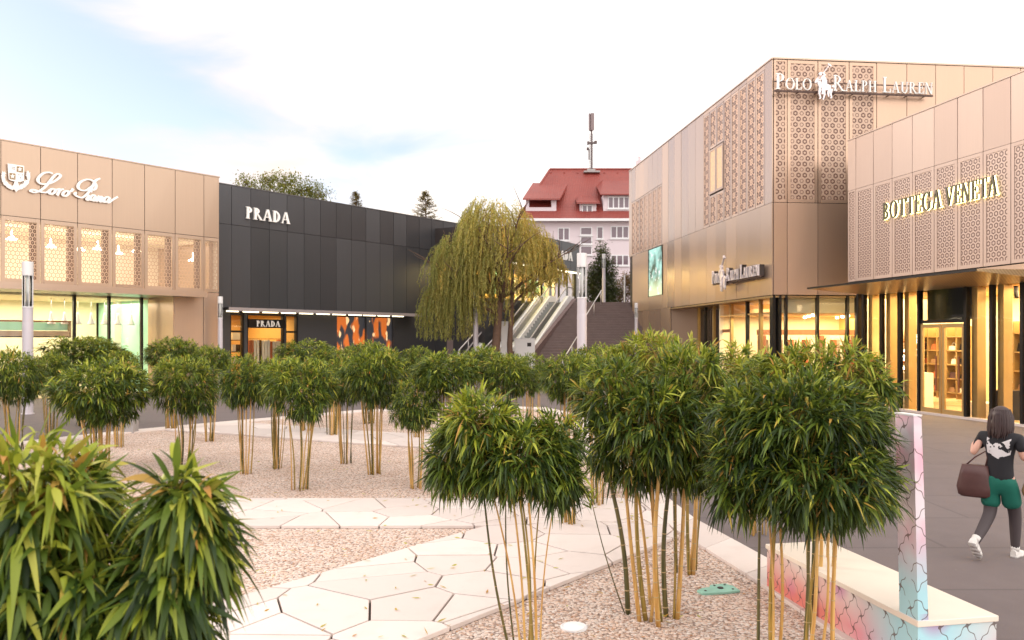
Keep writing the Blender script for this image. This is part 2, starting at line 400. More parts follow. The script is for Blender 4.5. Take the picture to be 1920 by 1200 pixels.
# ---------------------------------------------------------------- mesh helpers
class MB:
    def __init__(s): s.v = []; s.f = []; s.mi = []; s.t = []
    def add(s, vs, fs, mi=0, t=None):
        o = len(s.v); s.v += [tuple(v) for v in vs]
        t = random.random() if t is None else t
        for f in fs: s.f.append([i + o for i in f]); s.mi.append(mi); s.t.append(t)
        return s
    def box(s, x0, x1, y0, y1, z0, z1, mi=0, t=None):
        vs = [(x, y, z) for z in (z0, z1) for y in (y0, y1) for x in (x0, x1)]
        return s.add(vs, [(0, 2, 3, 1), (4, 5, 7, 6), (0, 1, 5, 4), (2, 6, 7, 3), (0, 4, 6, 2), (1, 3, 7, 5)], mi, t)
    def prism(s, poly, z0, z1, mi=0, t=None, inset=0):
        """poly: xy points ccw, extruded in z"""
        n = len(poly)
        cx = sum(p[0] for p in poly) / n; cy = sum(p[1] for p in poly) / n
        top = [(cx + (x - cx) * (1 - inset), cy + (y - cy) * (1 - inset)) for x, y in poly]
        vs = [(x, y, z0) for x, y in poly] + [(x, y, z1) for x, y in top]
        fs = [tuple(range(n, 2 * n)), tuple(reversed(range(n)))] + [(i, (i + 1) % n, n + (i + 1) % n, n + i) for i in range(n)]
        return s.add(vs, fs, mi, t)
    def plate(s, poly, y0, y1, mi=0, t=None):
        """poly: x,z points, extruded in y"""
        n = len(poly); vs = [(x, y0, z) for x, z in poly] + [(x, y1, z) for x, z in poly]
        fs = [tuple(range(n)), tuple(reversed(range(n, 2 * n)))] + [(i, n + i, n + (i + 1) % n, (i + 1) % n) for i in range(n)]
        return s.add(vs, fs, mi, t)
    def tube(s, pts, rad, n=8, mi=0, t=None, caps=True):
        pts = [Vector(p) for p in pts]
        if not isinstance(rad, (list, tuple)): rad = [rad] * len(pts)
        vs = []; up = Vector((0, 0, 1))
        prev = None
        for i, p in enumerate(pts):
            d = (pts[min(i + 1, len(pts) - 1)] - pts[max(i - 1, 0)]).normalized()
            if prev is None:
                a = d.cross(up); a = a if a.length > .05 else d.cross(Vector((1, 0, 0))); a.normalize()
            else:
                a = prev - d * prev.dot(d)
                a = a.normalized() if a.length > 1e-4 else d.orthogonal().normalized()
            prev = a; b = d.cross(a)
            for j in range(n):
                an = 2 * pi * j / n; vs.append(p + (a * cos(an) + b * sin(an)) * rad[i])
        fs = [(i * n + j, i * n + (j + 1) % n, (i + 1) * n + (j + 1) % n, (i + 1) * n + j) for i in range(len(pts) - 1) for j in range(n)]
        if caps: fs += [tuple(reversed(range(n))), tuple(range((len(pts) - 1) * n, len(pts) * n))]
        return s.add(vs, fs, mi, t)
    def lathe(s, prof, n=20, cx=0, cy=0, mi=0):
        vs = [(cx + r * cos(2 * pi * j / n), cy + r * sin(2 * pi * j / n), z) for r, z in prof for j in range(n)]
        fs = [(i * n + j, i * n + (j + 1) % n, (i + 1) * n + (j + 1) % n, (i + 1) * n + j) for i in range(len(prof) - 1) for j in range(n)]
        fs += [tuple(reversed(range(n))), tuple(range((len(prof) - 1) * n, len(prof) * n))]
        return s.add(vs, fs, mi)
    def ell(s, c, r, n=12, m=8, mi=0):
        prof = [(max(1e-4, sin(pi * i / m)), -cos(pi * i / m)) for i in range(m + 1)]
        vs = [(c[0] + r[0] * q * cos(2 * pi * j / n), c[1] + r[1] * q * sin(2 * pi * j / n), c[2] + r[2] * z) for q, z in prof for j in range(n)]
        fs = [(i * n + j, i * n + (j + 1) % n, (i + 1) * n + (j + 1) % n, (i + 1) * n + j) for i in range(m) for j in range(n)]
        return s.add(vs, fs, mi)
    def xf(s, mat, start=0):
        for i in range(start, len(s.v)): s.v[i] = tuple(mat @ Vector(s.v[i]))
        return s
    def build(s, name, mats, parent=None, smooth=False, bevel=0):
        me = bpy.data.meshes.new(name); me.from_pydata(s.v, [], s.f)
        if not isinstance(mats, (list, tuple)): mats = [mats]
        for m in mats: me.materials.append(m)
        me.polygons.foreach_set('material_index', s.mi)
        if smooth: me.polygons.foreach_set('use_smooth', [True] * len(s.f))
        a = me.attributes.new('tint', 'FLOAT', 'FACE'); a.data.foreach_set('value', s.t)
        me.update(); o = bpy.data.objects.new(name, me); C.objects.link(o)
        if parent: o.parent = parent
        if bevel:
            b = o.modifiers.new('bevel', 'BEVEL'); b.width = bevel; b.segments = 2; b.limit_method = 'ANGLE'
        return o
def thing(name, label, cat, loc=(0, 0, 0), rotz=0, group=None):
    o = bpy.data.objects.new(name, None); C.objects.link(o); o.empty_display_size = .2
    o.location = loc; o.rotation_euler = (0, 0, rotz); tag(o, label, cat, group); return o
def tag(o, label, cat, group=None):
    o['label'] = label; o['category'] = cat
    if group: o['group'] = group
    return o
def struct(o): o['kind'] = 'structure'; return o

class Facade:
    """vertical plane through two ground points; local x to the right, y into the building"""
    def __init__(s, p0, p1):
        s.p = Vector(p0); d = Vector(p1) - s.p; s.len = d.length; s.d = d.normalized()
        s.n = Vector((-s.d.y, s.d.x)); s.rot = math.atan2(s.d.y, s.d.x)
    def u(s, px, off=0):
        k = (px - 960) / FP; q = s.p + s.n * off
        return (k * q.y - q.x) / (s.d.x - k * s.d.y)
    def z(s, px, py, off=0):
        q = s.p + s.n * off + s.d * s.u(px, off); return H + (HY - py) * q.y / FP
    def thing(s, name, label, cat, group=None):
        return thing(name, label, cat, (s.p.x, s.p.y, 0), s.rot, group)
    def w(s, u, y, z=0):
        q = s.p + s.d * u + s.n * y; return Vector((q.x, q.y, z))

def arealight(fr, u, y, z, sx, sy, power, col, name='shop_ceiling_light'):
    l = bpy.data.lights.new(name, 'AREA'); l.shape = 'RECTANGLE'; l.size = sx; l.size_y = sy; l.energy = power; l.color = col
    o = bpy.data.objects.new(name, l); C.objects.link(o); o.location = fr.w(u, y, z); o.rotation_euler = (0, 0, fr.rot)
    return o

# ================================================================ SETTING
g = MB(); g.add([(-400, -60, 0), (400, -60, 0), (400, 700, 0), (-400, 700, 0)], [(0, 1, 2, 3)])
struct(g.build('asphalt_ground', M['asphalt']))

garden = [(3.35, 2.0), (3.22, 6.0), (2.84, 8.6), (2.45, 10.75), (2.25, 14), (2.25, 20), (2.3, 25), (1.2, 28), (-1.5, 29), (-5.2, 27), (-8.0, 23.7), (-10.2, 21.0), (-12.5, 17), (-13, 12), (-13, 2.0)]
inner = [(2.95, 2.0), (2.72, 6.0), (2.40, 8.2), (2.05, 10.2), (1.72, 14), (1.72, 20), (1.75, 24.6), (.9, 27.3), (-1.5, 28.2), (-4.9, 26.3), (-7.6, 23.2), (-9.8, 20.6), (-12.0, 16.8), (-12.5, 12), (-12.5, 2.0)]
b = MB(); b.prism(inner, .004, .012)
struct(b.build('gravel_bed', M['gravel']))
b = MB(); n = len(garden)          # pale stone edging, in blocks about 1.2 m long
for i in range(n - 1):
    a0, a1, c0, c1 = Vector(garden[i]), Vector(garden[i + 1]), Vector(inner[i]), Vector(inner[i + 1])
    k = max(1, round((a1 - a0).length / 1.2)); e = .006 / max(.1, (a1 - a0).length)
    for j in range(k):
        s0, s1 = j / k + e, (j + 1) / k - e
        b.prism([tuple(a0.lerp(a1, s0)), tuple(a0.lerp(a1, s1)), tuple(c0.lerp(c1, s1)), tuple(c0.lerp(c1, s0))], 0, .045 + random.uniform(0, .004))
struct(b.build('stone_edging_path', M['stone'], bevel=.006))

def clip(poly, a, nrm):
    out = []
    for i in range(len(poly)):
        p, q = poly[i], poly[(i + 1) % len(poly)]
        dp = (p[0] - a[0]) * nrm[0] + (p[1] - a[1]) * nrm[1]; dq = (q[0] - a[0]) * nrm[0] + (q[1] - a[1]) * nrm[1]
        if dp <= 0: out.append(p)
        if (dp < 0) != (dq < 0) and abs(dp - dq) > 1e-9:
            t = dp / (dp - dq); out.append((p[0] + (q[0] - p[0]) * t, p[1] + (q[1] - p[1]) * t))
    return out
def crazy(name, poly, size, z1, seed, gap=.0105):
    """irregular natural slabs filling a polygon, with open joints between them"""
    rr = random.Random(seed); xs = [p[0] for p in poly]; ys = [p[1] for p in poly]; pts = []
    y = min(ys) - size
    while y < max(ys) + size:
        x = min(xs) - size
        while x < max(xs) + size:
            pts.append((x + rr.uniform(-.55, .55) * size, y + rr.uniform(-.5, .5) * size)); x += size * 1.15
        y += size * .95
    m = MB()
    for i, p in enumerate(pts):
        cell = list(poly)
        for j, q in enumerate(pts):
            if i == j: continue
            d = (q[0] - p[0], q[1] - p[1]); L = math.hypot(*d)
            if L > size * 4: continue
            nn = (d[0] / L, d[1] / L); mid = (p[0] + d[0] / 2 - nn[0] * gap, p[1] + d[1] / 2 - nn[1] * gap)
            cell = clip(cell, mid, nn)
            if len(cell) < 3: break
        if len(cell) < 3: continue
        # drop near-duplicate corners
        cc = [c for k, c in enumerate(cell) if math.hypot(c[0] - cell[k - 1][0], c[1] - cell[k - 1][1]) > .012]
        ar = abs(sum(cc[k - 1][0] * cc[k][1] - cc[k][0] * cc[k - 1][1] for k in range(len(cc)))) / 2 if len(cc) > 2 else 0
        if ar < .004: continue
        if sum(cc[k - 1][0] * cc[k][1] - cc[k][0] * cc[k - 1][1] for k in range(len(cc))) < 0: cc.reverse()
        m.prism(cc, .012, z1 + rr.uniform(0, .004), t=rr.random())
    j = MB(); j.add([(x, y, .0135) for x, y in poly], [tuple(range(len(poly)))]); struct(j.build('joint_bed', plain('joint_earth', (.07, .05, .04), .9), None))
    return struct(m.build(name, M['stone'], bevel=.005))
pathA = [(1.99, 12.05), (-12.3, 12.05), (-12.3, 10.27), (-.376, 10.27), (-2.74, 7.2), (-6.7, 2.05), (-2.9, 3.8), (-.65, 6.5), (1.6, 9.23), (2.06, 9.80)]
pathA = [(1.86, 12.05), (-12.3, 12.05), (-12.3, 10.27), (-.376, 10.27), (-2.74, 7.2), (-6.7, 2.05), (-4.3, 2.05), (-.65, 6.5), (1.6, 9.23), (2.02, 9.75), (2.03, 10.2)]
crazy('stone_path', [(1.86, 12.05), (-12.3, 12.05), (-12.3, 10.27), (-.376, 10.27), (1.0, 10.55), (2.03, 10.3)], .66, .05, 5)
crazy('stone_path', [(2.02, 10.28), (1.0, 10.53), (-.376, 10.25), (-2.74, 7.2), (-6.7, 2.05), (-4.3, 2.05), (-.65, 6.5), (1.6, 9.23), (2.02, 9.75)], .70, .05, 8)
pathB = [(-9.2, 21.2), (-7.7, 23.0), (-4.1, 21.0), (1.70, 18.4), (1.70, 16.3), (-1.4, 17.5), (-4.1, 18.65), (-7.2, 20.3), (-8.9, 21.0)]
pathB.reverse(); crazy('stone_path', pathB, 1.0, .05, 9)

# upper plaza behind the stairs
UP = 4.9
b = MB(); b.prism([(-6, 54.0), (10.5, 54.0), (60, 54.2), (60, 160), (-60, 160), (-60, 62), (-6, 62)], 0, UP)
struct(b.build('upper_plaza', M['asphalt']))

# ================================================================ STAIRS, ESCALATORS
def xl(y, off=0): return 4.25 + (y - 54) * .42 + off     # left edge of the wide stairs
t = thing('wide_staircase', 'broad dark stone staircase with white handrails rising to the upper plaza', 'stairs')
st = MB(); n = 30; y0 = 45.0
for i in range(n):
    ya = y0 + (54 - y0) * i / n; yb = 54.0
    z0 = UP * i / n; z1 = UP * (i + 1) / n
    st.prism([(xl(ya), ya), (10.3, ya), (10.3, ya + .32), (xl(ya + .32), ya + .32)], 0, z1, t=random.random())
st.build('steps', M['stair'], t, bevel=.01)
e = MB()
e.add([(xl(44.2, -.25), 44.2, 0), (xl(44.2), 44.2, 0), (xl(54.3), 54.3, 0), (xl(54.3, -.25), 54.3, 0), (xl(44.2, -.25), 44.2, .35), (xl(44.2), 44.2, .35), (xl(54.3), 54.3, UP + .28), (xl(54.3, -.25), 54.3, UP + .28)],
      [(0, 3, 2, 1), (4, 5, 6, 7), (0, 1, 5, 4), (1, 2, 6, 5), (2, 3, 7, 6), (3, 0, 4, 7)])
e.build('stringer', plain('brown_stringer', (.16, .105, .10), .6), t)
def handrail(parent, x0, ya, yb, slope_x, base, rise, name='handrail'):
    m = MB(); zt = lambda y: base + rise * (y - ya) / (yb - ya)
    pts = [(x0 + slope_x * (ya - .3 - ya), ya - .3, zt(ya) + .35), (x0, ya - .25, zt(ya) + .92), (x0 + slope_x * (yb - ya), yb, zt(yb) + .95), (x0 + slope_x * (yb - ya), yb + .35, zt(yb) + .95), (x0 + slope_x * (yb - ya), yb + .35, zt(yb) + .1)]
    m.tube(pts, .035, 8)
    for f in (0.02, .5, .98):
        y = ya + (yb - ya) * f; x = x0 + slope_x * (y - ya); m.tube([(x, y, zt(y)), (x, y, zt(y) + .93)], .028, 6)
    return m.build(name, M['rail'], parent, smooth=True)
zst = lambda y: UP * (y - 45) / 9
handrail(t, 2.9, 45.6, 48.6, .42, zst(45.6), zst(48.6) - zst(45.6))
handrail(t, 4.7, 50.6, 53.7, .42, zst(50.6), zst(53.7) - zst(50.6))
handrail(t, 9.4, 45.6, 53.2, -.14, zst(45.6), zst(53.2) - zst(45.6))

def escalator(xo, label, i):
    t = thing('escalator', label, 'escalator', (xl(44) + xo, 44, 0), 0, 'escalators beside the stairs')
    # local frame: y forward, x shears .42 per metre, z climbs
    L = 10.0; sx = .42
    def P(x, y, z): return (x + sx * y, y, z)
    zc = lambda y: 0 if y < 1 else (UP * min(1, (y - 1) / 8.6))
    W_ = .5
    steps = MB()
    for k in range(26):
        ya = 1 + 8.6 * k / 26; z = UP * (k + 1) / 26
        steps.add([P(-W_, ya, z - .25), P(W_, ya, z - .25), P(W_, ya, z), P(-W_, ya, z), P(-W_, ya + .34, z), P(W_, ya + .34, z)],
                  [(0, 1, 2, 3), (3, 2, 5, 4)])
    steps.build('steps', plain('escalator_steps', (.24, .24, .23), .4, .6, .2), t)
    for s in (-1, 1):
        m = MB()
        xa, xb = s * W_, s * (W_ + .24)
        if xa > xb: xa, xb = xb, xa
        ys = [-.2, 1.0, 9.6, 10.6]; zs = [.4, .45, UP + .42, UP + .42]
        for a in range(3):
            m.add([P(xa, ys[a], 0), P(xb, ys[a], 0), P(xb, ys[a + 1], 0), P(xa, ys[a + 1], 0), P(xa, ys[a], zs[a]), P(xb, ys[a], zs[a]), P(xb, ys[a + 1], zs[a + 1]), P(xa, ys[a + 1], zs[a + 1])],
                  [(4, 5, 6, 7), (0, 1, 5, 4), (1, 2, 6, 5), (2, 3, 7, 6), (3, 0, 4, 7)])
        m.build('side_skirt', M['white'], t)
        gl = MB(); xc = s * (W_ + .10)
        for a in range(3):
            gl.add([P(xc, ys[a], zs[a]), P(xc, ys[a + 1], zs[a + 1]), P(xc, ys[a + 1], zs[a + 1] + .58), P(xc, ys[a], zs[a] + .58)], [(0, 1, 2, 3)])
        gl.build('glass_balustrade', M['glass'], t)
        hr = MB()
        hr.tube([P(xc, -.25, .45), P(xc, -.42, .7), P(xc, -.2, 1.0), P(xc, 1, 1.05), P(xc, 5, (UP + .42 + .45) / 2 + .62 - .14), P(xc, 9.6, UP + 1.02), P(xc, 10.6, UP + 1.02), P(xc, 10.75, UP + .8), P(xc, 10.6, UP + .5)], .045, 8)
        hr.build('moving_handrail', plain('handrail_rubber', (.30, .27, .27), .4), t, smooth=True)
    return t
escalator(-1.0, 'right hand escalator climbing beside the dark stone stairs', 0)
escalator(-3.0, 'left hand escalator half hidden behind the weeping willow', 1)
# white housings at the foot of the escalators
def housing(x, y, w, d, h, label, slot):
    t = thing('control_box', label, 'box', (x, y, 0))
    m = MB(); m.box(-w / 2, w / 2, -d / 2, d / 2, 0, h); m.build('casing', M['white'], t, bevel=.02)
    if slot:
        m = MB(); m.box(w * .12, w * .32, -d / 2 - .004, -d / 2 + .02, h - .42, h - .22); m.build('slot', M['dark'], t)
    m = MB(); m.box(-w / 2 - .02, w / 2 + .02, -d / 2 - .02, d / 2 + .02, h + .001, h + .03); m.build('lid', M['white'], t)
housing(.68, 43.3, 1.1, .8, 2.45, 'white metal cabinet with a small black slot at the escalator foot', True)
housing(-.32, 43.0, .52, .5, 3.35, 'tall plain white pillar box standing left of the escalator foot', False)

# lower stairs left of the escalators with rails
t = thing('side_staircase', 'smaller dark side staircase with thin rails behind the willow', 'stairs')
st = MB()
for i in range(14):
    ya = 44.5 + i * .33; st.prism([(-3.6 - .55 + .42 * i * .33 * 1.6, ya), (-1.2 + .42 * i * .33, ya), (-1.2 + .42 * (i + 1) * .33, ya + .33), (-4.15 + .42 * (i + 1) * .33 * 1.6, ya + .33)], 0, .17 * (i + 1))
st.build('steps', M['stair'], t)
b = MB(); b.box(-4, 1, 49.12, 60, 0, 2.38); b.build('landing', M['stair'], t)
handrail(t, -2.9, 44.0, 46.2, .4, .9, 1.1); handrail(t, -1.6, 44.2, 47.2, .42, .9, 1.4)

# ================================================================ LETTERS
TH, TN = .15, .055
def ring(m, cx, cz, rx, rz, a0, a1, y0, y1, th=TH, tn=TN, n=18):
    pts = []
    for i in range(n + 1):
        a = R(a0 + (a1 - a0) * i / n); w = tn + (th - tn) * abs(cos(a)) ** 1.3
        pts.append(((cx + rx * cos(a), cz + rz * sin(a)), (cx + (rx - w) * cos(a), cz + (rz - w * min(1, rz / rx)) * sin(a))))
    for i in range(n):
        (o0, i0), (o1, i1) = pts[i], pts[i + 1]
        q = [o0, o1, i1, i0]
        ar = sum(q[k - 1][0] * q[k][1] - q[k][0] * q[k - 1][1] for k in range(4))
        if ar < 0: q.reverse()
        m.plate(q, y0, y1)
def glyph(ch, th, tn):
    """list of (kind, data, layer) in a box 1 high; returns (shapes, width)"""
    sf = .055; S = []
    def bar(x0, x1, z0, z1, l=0): S.append(('p', [(x0, z0), (x1, z0), (x1, z1), (x0, z1)], l))
    def stem(x, w, z0=0, z1=1, serif=(1, 1)):
        bar(x, x + w, z0, z1)
        if serif[0]: bar(x - .07, x + w + .07, z0, z0 + sf, 1)
        if serif[1]: bar(x - .07, x + w + .07, z1 - sf, z1, 1)
    def diag(x0, x1, z0, z1, w, l=0): S.append(('p', [(x0, z0), (x0 + w, z0), (x1 + w, z1), (x1, z1)], l))
    def arc(*a, l=2): S.append(('r', a, l))
    if ch in 'PRBD':
        stem(.08, th)
        if ch == 'D': arc(.16, .5, .56, .5, -90, 90); w = .8
        else:
            arc(.20, .74, .36, .26, -90, 90); w = .62
            bar(.15, .22, 1 - tn, 1, 2); bar(.15, .22, .48, .48 + tn, 2)
            if ch == 'B': arc(.20, .27, .42, .27, -90, 90, l=3); w = .68
            if ch == 'R': diag(.66, .26, 0, .5, th * .95, 3); bar(.6, .9, 0, sf, 4); w = .86
    elif ch == 'A':
        diag(.04, .36, 0, 1, tn); diag(.62, .32, 0, 1, th, 1); bar(.14, .66, .3, .3 + tn, 2)
        bar(-.04, .17, 0, sf, 3); bar(.53, .88, 0, sf, 3); w = .84
    elif ch == 'V':
        diag(.30, .02, 0, 1, th); diag(.36, .72, 0, 1, tn, 1); bar(-.06, .26, 1 - sf, 1, 3); bar(.6, .86, 1 - sf, 1, 3); w = .82
    elif ch == 'O': arc(.44, .5, .44, .52, 0, 360); w = .88
    elif ch == 'G': arc(.44, .5, .44, .52, 38, 322); bar(.68, .68 + th * .9, .08, .42, 3); bar(.58, .88, .42, .42 + sf, 4); bar(.74, .79, .74, 1, 4); w = .9
    elif ch == 'L': stem(.08, th); bar(.1, .6, 0, tn, 2); bar(.56, .6, 0, .26, 3); w = .64
    elif ch == 'T': stem(.30, th, 0, 1, (1, 0)); bar(.0, .76, 1 - tn, 1, 2); bar(0, .04, .76, 1, 3); bar(.72, .76, .76, 1, 3); w = .76
    elif ch == 'E':
        stem(.08, th); bar(.1, .6, 0, tn, 2); bar(.1, .56, 1 - tn, 1, 2); bar(.1, .46, .5, .5 + tn, 2)
        bar(.56, .6, 0, .24, 3); bar(.52, .56, .78, 1, 3); bar(.42, .46, .4, .66, 3); w = .64
    elif ch == 'H': stem(.08, th); stem(.62, th); bar(.1, .7, .48, .48 + tn, 2); w = .86
    elif ch == 'N': stem(.07, tn * 1.2); stem(.70, tn * 1.2, 0, 1, (0, 1)); diag(.60, .06, 0, 1, th, 2); w = .84
    elif ch == 'U':
        bar(.08, .08 + th, .3, 1); bar(.64, .64 + tn, .3, 1); bar(0, .3, 1 - sf, 1, 1); bar(.56, .78, 1 - sf, 1, 1)
        arc(.385, .32, .305, .34, 180, 360, l=2); w = .78
    else: w = .3
    return S, w
def text(parent, s, u0, u1, z0, h, y, depth, mat, th=TH, tn=TN, small=1.0, gap=.12, name='letter'):
    """serif capitals; lower case characters come out as small capitals. Each letter is a part."""
    items = []; x = 0
    for ch in s:
        k = 1 if ch.isupper() else small
        if ch == '~': x += .75; continue          # room for an emblem
        S, w = glyph(ch.upper(), th, tn) if ch != ' ' else ([], .3)
        items.append((S, x, k)); x += w * k + gap
    sc_x = (u1 - u0) / (x - gap); out = []
    for S, xo, k in items:
        if not S: continue
        m = MB()
        for kind, dt, l in S:
            ya = y - .0012 * l; st = len(m.v)
            if kind == 'p': m.plate(dt, ya, y + depth - .0012 * l)
            else: ring(m, *dt, ya, y + depth - .0012 * l, th=th, tn=tn)
            for i in range(st, len(m.v)):
                vx, vy, vz = m.v[i]; m.v[i] = (u0 + (xo + vx * k) * sc_x, vy, z0 + vz * k * h)
        out.append(m.build(name, mat, parent))
    return out

def wall_panels(m, us, z0, z1, y=0, th=.05, gap=.012, skip=None):
    for i in range(len(us) - 1):
        if skip and skip(i): continue
        a0, a1, q = us[i] + gap, us[i + 1] - gap, [random.uniform(-.006, .006) for _ in range(4)]     # sheets never hang perfectly flat
        zz0, zz1 = z0 + gap, z1 - gap
        m.add([(a0, y - th + q[0], zz0), (a1, y - th + q[1], zz0), (a0, y - .002, zz0), (a1, y - .002, zz0), (a0, y - th + q[2], zz1), (a1, y - th + q[3], zz1), (a0, y - .002, zz1), (a1, y - .002, zz1)],
              [(0, 2, 3, 1), (4, 5, 7, 6), (0, 1, 5, 4), (2, 6, 7, 3), (0, 4, 6, 2), (1, 3, 7, 5)])

# ================================================================ LEFT BRONZE SHOP
F = Facade((-19.1, 29.8), (-13.5, 36.8)); L = F.len
b = F.thing('bronze_shop', 'bronze clad shop on the left with lattice screens over a lit glass front', 'building')
step = 1.362; e0 = F.u(75); us = [e0 + step * k for k in range(-7, 6)] + [L]
m = MB(); wall_panels(m, us, 7.06, 9.85)
m.box(us[0], L, 0, 14, 7.0, 9.80, 1); m.build('upper_cladding', [M['bronze'], M['dark']], b)
m = MB(); m.box(us[0], L + .03, -.07, .25, 9.85, 9.90); m.build('roof_edge', M['bronze'], b)
m = MB()
for k in range(9):  # thin lightning rods along the parapet
    if k % 3 == 1: m.tube([(us[k] + .9, .2, 9.9), (us[k] + .9, .2, 10.35)], .012, 5)
m.build('lightning_rod', M['rail'], b)
ZB, ZT = 4.58, 7.06
for i in range(len(us) - 1):
    fr = MB(); g_ = .012; f_ = .13 if i < len(us) - 2 else .06
    a0, a1 = us[i] + g_, us[i + 1] - g_
    fr.box(a0, a0 + f_, -.05, -.01, ZB, ZT - .01); fr.box(a1 - f_, a1, -.05, -.01, ZB, ZT - .01)
    fr.box(a0 + f_, a1 - f_, -.05, -.01, ZT - .16, ZT - .01); fr.box(a0 + f_, a1 - f_, -.05, -.01, ZB, ZB + .13)
    fo = fr.build('screen_frame', M['bronze'], b)
    s_ = MB(); s_.add([(a0 + f_, -.03, ZB + .13), (a1 - f_, -.03, ZB + .13), (a1 - f_, -.03, ZT - .16), (a0 + f_, -.03, ZT - .16)], [(0, 1, 2, 3)])
    s_.build('lattice_screen', M['perf_loro'], fo)
# room behind the screens
m = MB(); m.box(us[0], L, 4.9, 5.0, 4.5, 7.0); m.box(us[0], L, .2, 4.9, 6.9, 6.99); m.box(us[0], L, .02, 4.9, 4.40, 4.5); m.box(L - .1, L - .02, .02, 4.9, 4.5, 6.9)
m.build('upper_room', plain('beige_room', (.80, .71, .57), .7, 0, .1, .8), b)
m = MB()
for u in us[1:-1]: m.box(u - .22, u - .02, .25, .45, 4.5, 6.9)
m.build('screen_post', plain('dark_brown_post', (.16, .09, .06), .6), b)  # ribs behind the seams, one even dark brown
for px, py in ((22, 448), (150, 468), (183, 467), (222, 475), (256, 471), (362, 488), (95, 462)):
    u = F.u(px, 1.6); z = F.z(px, py, 1.6)
    m = MB(); m.lathe([(.02, z + .35), (.05, z + .1), (.20, z), (.21, z - .03)], 14, u, 1.6); m.build('pendant_lamp', M['lamp'], b)
arealight(F, 1, 2.6, 6.85, 14, 3.5, 165, (1, .92, .78))
# canopy
ue = F.u(388, -1.0)
m = MB(); m.box(us[0], ue, -1.0, 2.2, 4.30, 4.36, 1); m.box(us[0], ue, -1.04, -1.0, 4.27, 4.52, 0); m.box(us[0], ue - .02, -1.0, -.06, 4.44, 4.50, 0)
m.add([(ue, -1.04, 4.27), (ue + .5, -.06, 4.36), (ue + .5, -.06, 4.5), (ue, -1.04, 4.52)], [(0, 1, 2, 3)])
m.build('canopy', [M['bronze2'], soffitmat('grey_green_soffit', (.20, .19, .13), (.28, .26, .18))], b)
# ground floor wall right of the glass
ug = F.u(325)
m = MB(); wall_panels(m, [ug, F.u(380), L], 0.02, 4.56); m.box(ug, L, 0, .3, 0, 4.56, 1); m.box(ug - .02, ug + .12, -.04, 2.2, 0, 4.3, 0)
m.build('ground_cladding', [M['bronze2'], M['dark']], b)
m = MB(); m.box(us[0], us[0] + .3, .3, 14, 0, 7); m.box(us[0], L, 13.7, 14, 0, 7); m.box(L - .3, L, .3, 13.7, 0, 7); m.build('rear_wall', M['bronze'], b)
# glass front, set back
yg = 2.0
mull = [us[0] + .05, F.u(-110, yg), F.u(-20, yg), F.u(139, yg), F.u(204, yg), F.u(265, yg), F.u(322, yg)]
for i, u in enumerate(mull[1:], 1):
    m = MB(); m.box(u - .05, u + .05, yg - .08, yg + .06, 0, 4.3); m.build('mullion', M['mull'], b)
for i in range(1, len(mull) - 1):
    m = MB(); m.add([(mull[i] + .05, yg, .05), (mull[i + 1] - .05, yg, .05), (mull[i + 1] - .05, yg, 4.28), (mull[i] + .05, yg, 4.28)], [(0, 1, 2, 3)])
    m.build('shop_window', M['glass'], b)
m = MB(); m.box(us[0], ug, 7.4, 7.5, 0, 4.3, 0); m.box(us[0], ug, yg, 7.4, -.02, .03, 1); m.box(us[0], ug, yg + .1, 7.4, 4.22, 4.29, 0)
m.box(ug + .1, ug + .2, yg, 7.4, 0, 4.25, 2); m.box(F.u(215, 5), F.u(240, 5), 5, 5.15, 0, 4.22, 3)
m.build('shop_interior', [M['cream'], M['floor'], M['mint'], M['dresswhite']], b)
m = MB()                                        # mezzanine bridge with rails inside
u0, u1 = us[0] + 1, F.u(133, 3.2)
m.box(u0, u1, 3.2, 3.4, 2.55, 2.78, 1); m.box(u0, u1, 3.15, 3.2, 3.15, 3.22, 0); m.box(u1 - .06, u1, 3.15, 3.4, 2.5, 3.2, 1); m.box(u0, u1, 3.16, 3.18, 2.50, 2.55, 2)
m.box(u0, u1, 3.42, 3.46, 2.8, 3.15, 3)
m.build('mezzanine_rail', [M['wood'], M['bronze2'], M['mull'], M['mint']], b)
for k in range(9):
    u = F.u(96 + k * 25, 3.4)
    m = MB(); m.lathe([(.03, 3.62), (.06, 3.5), (.07, 3.35), (.16, 3.12), (.17, 3.08)], 14, u, 3.4); m.tube([(u, 3.4, 3.6), (u, 3.4, 4.2)], .012, 5)
    m.build('pendant_lamp', M['white'], b, smooth=True)
arealight(F, 1, 4.8, 4.1, 14, 3.8, 400, (1, .90, .70))
arealight(F, -3, 4.8, 4.1, 4, 3, 20, (.6, 1, .85))

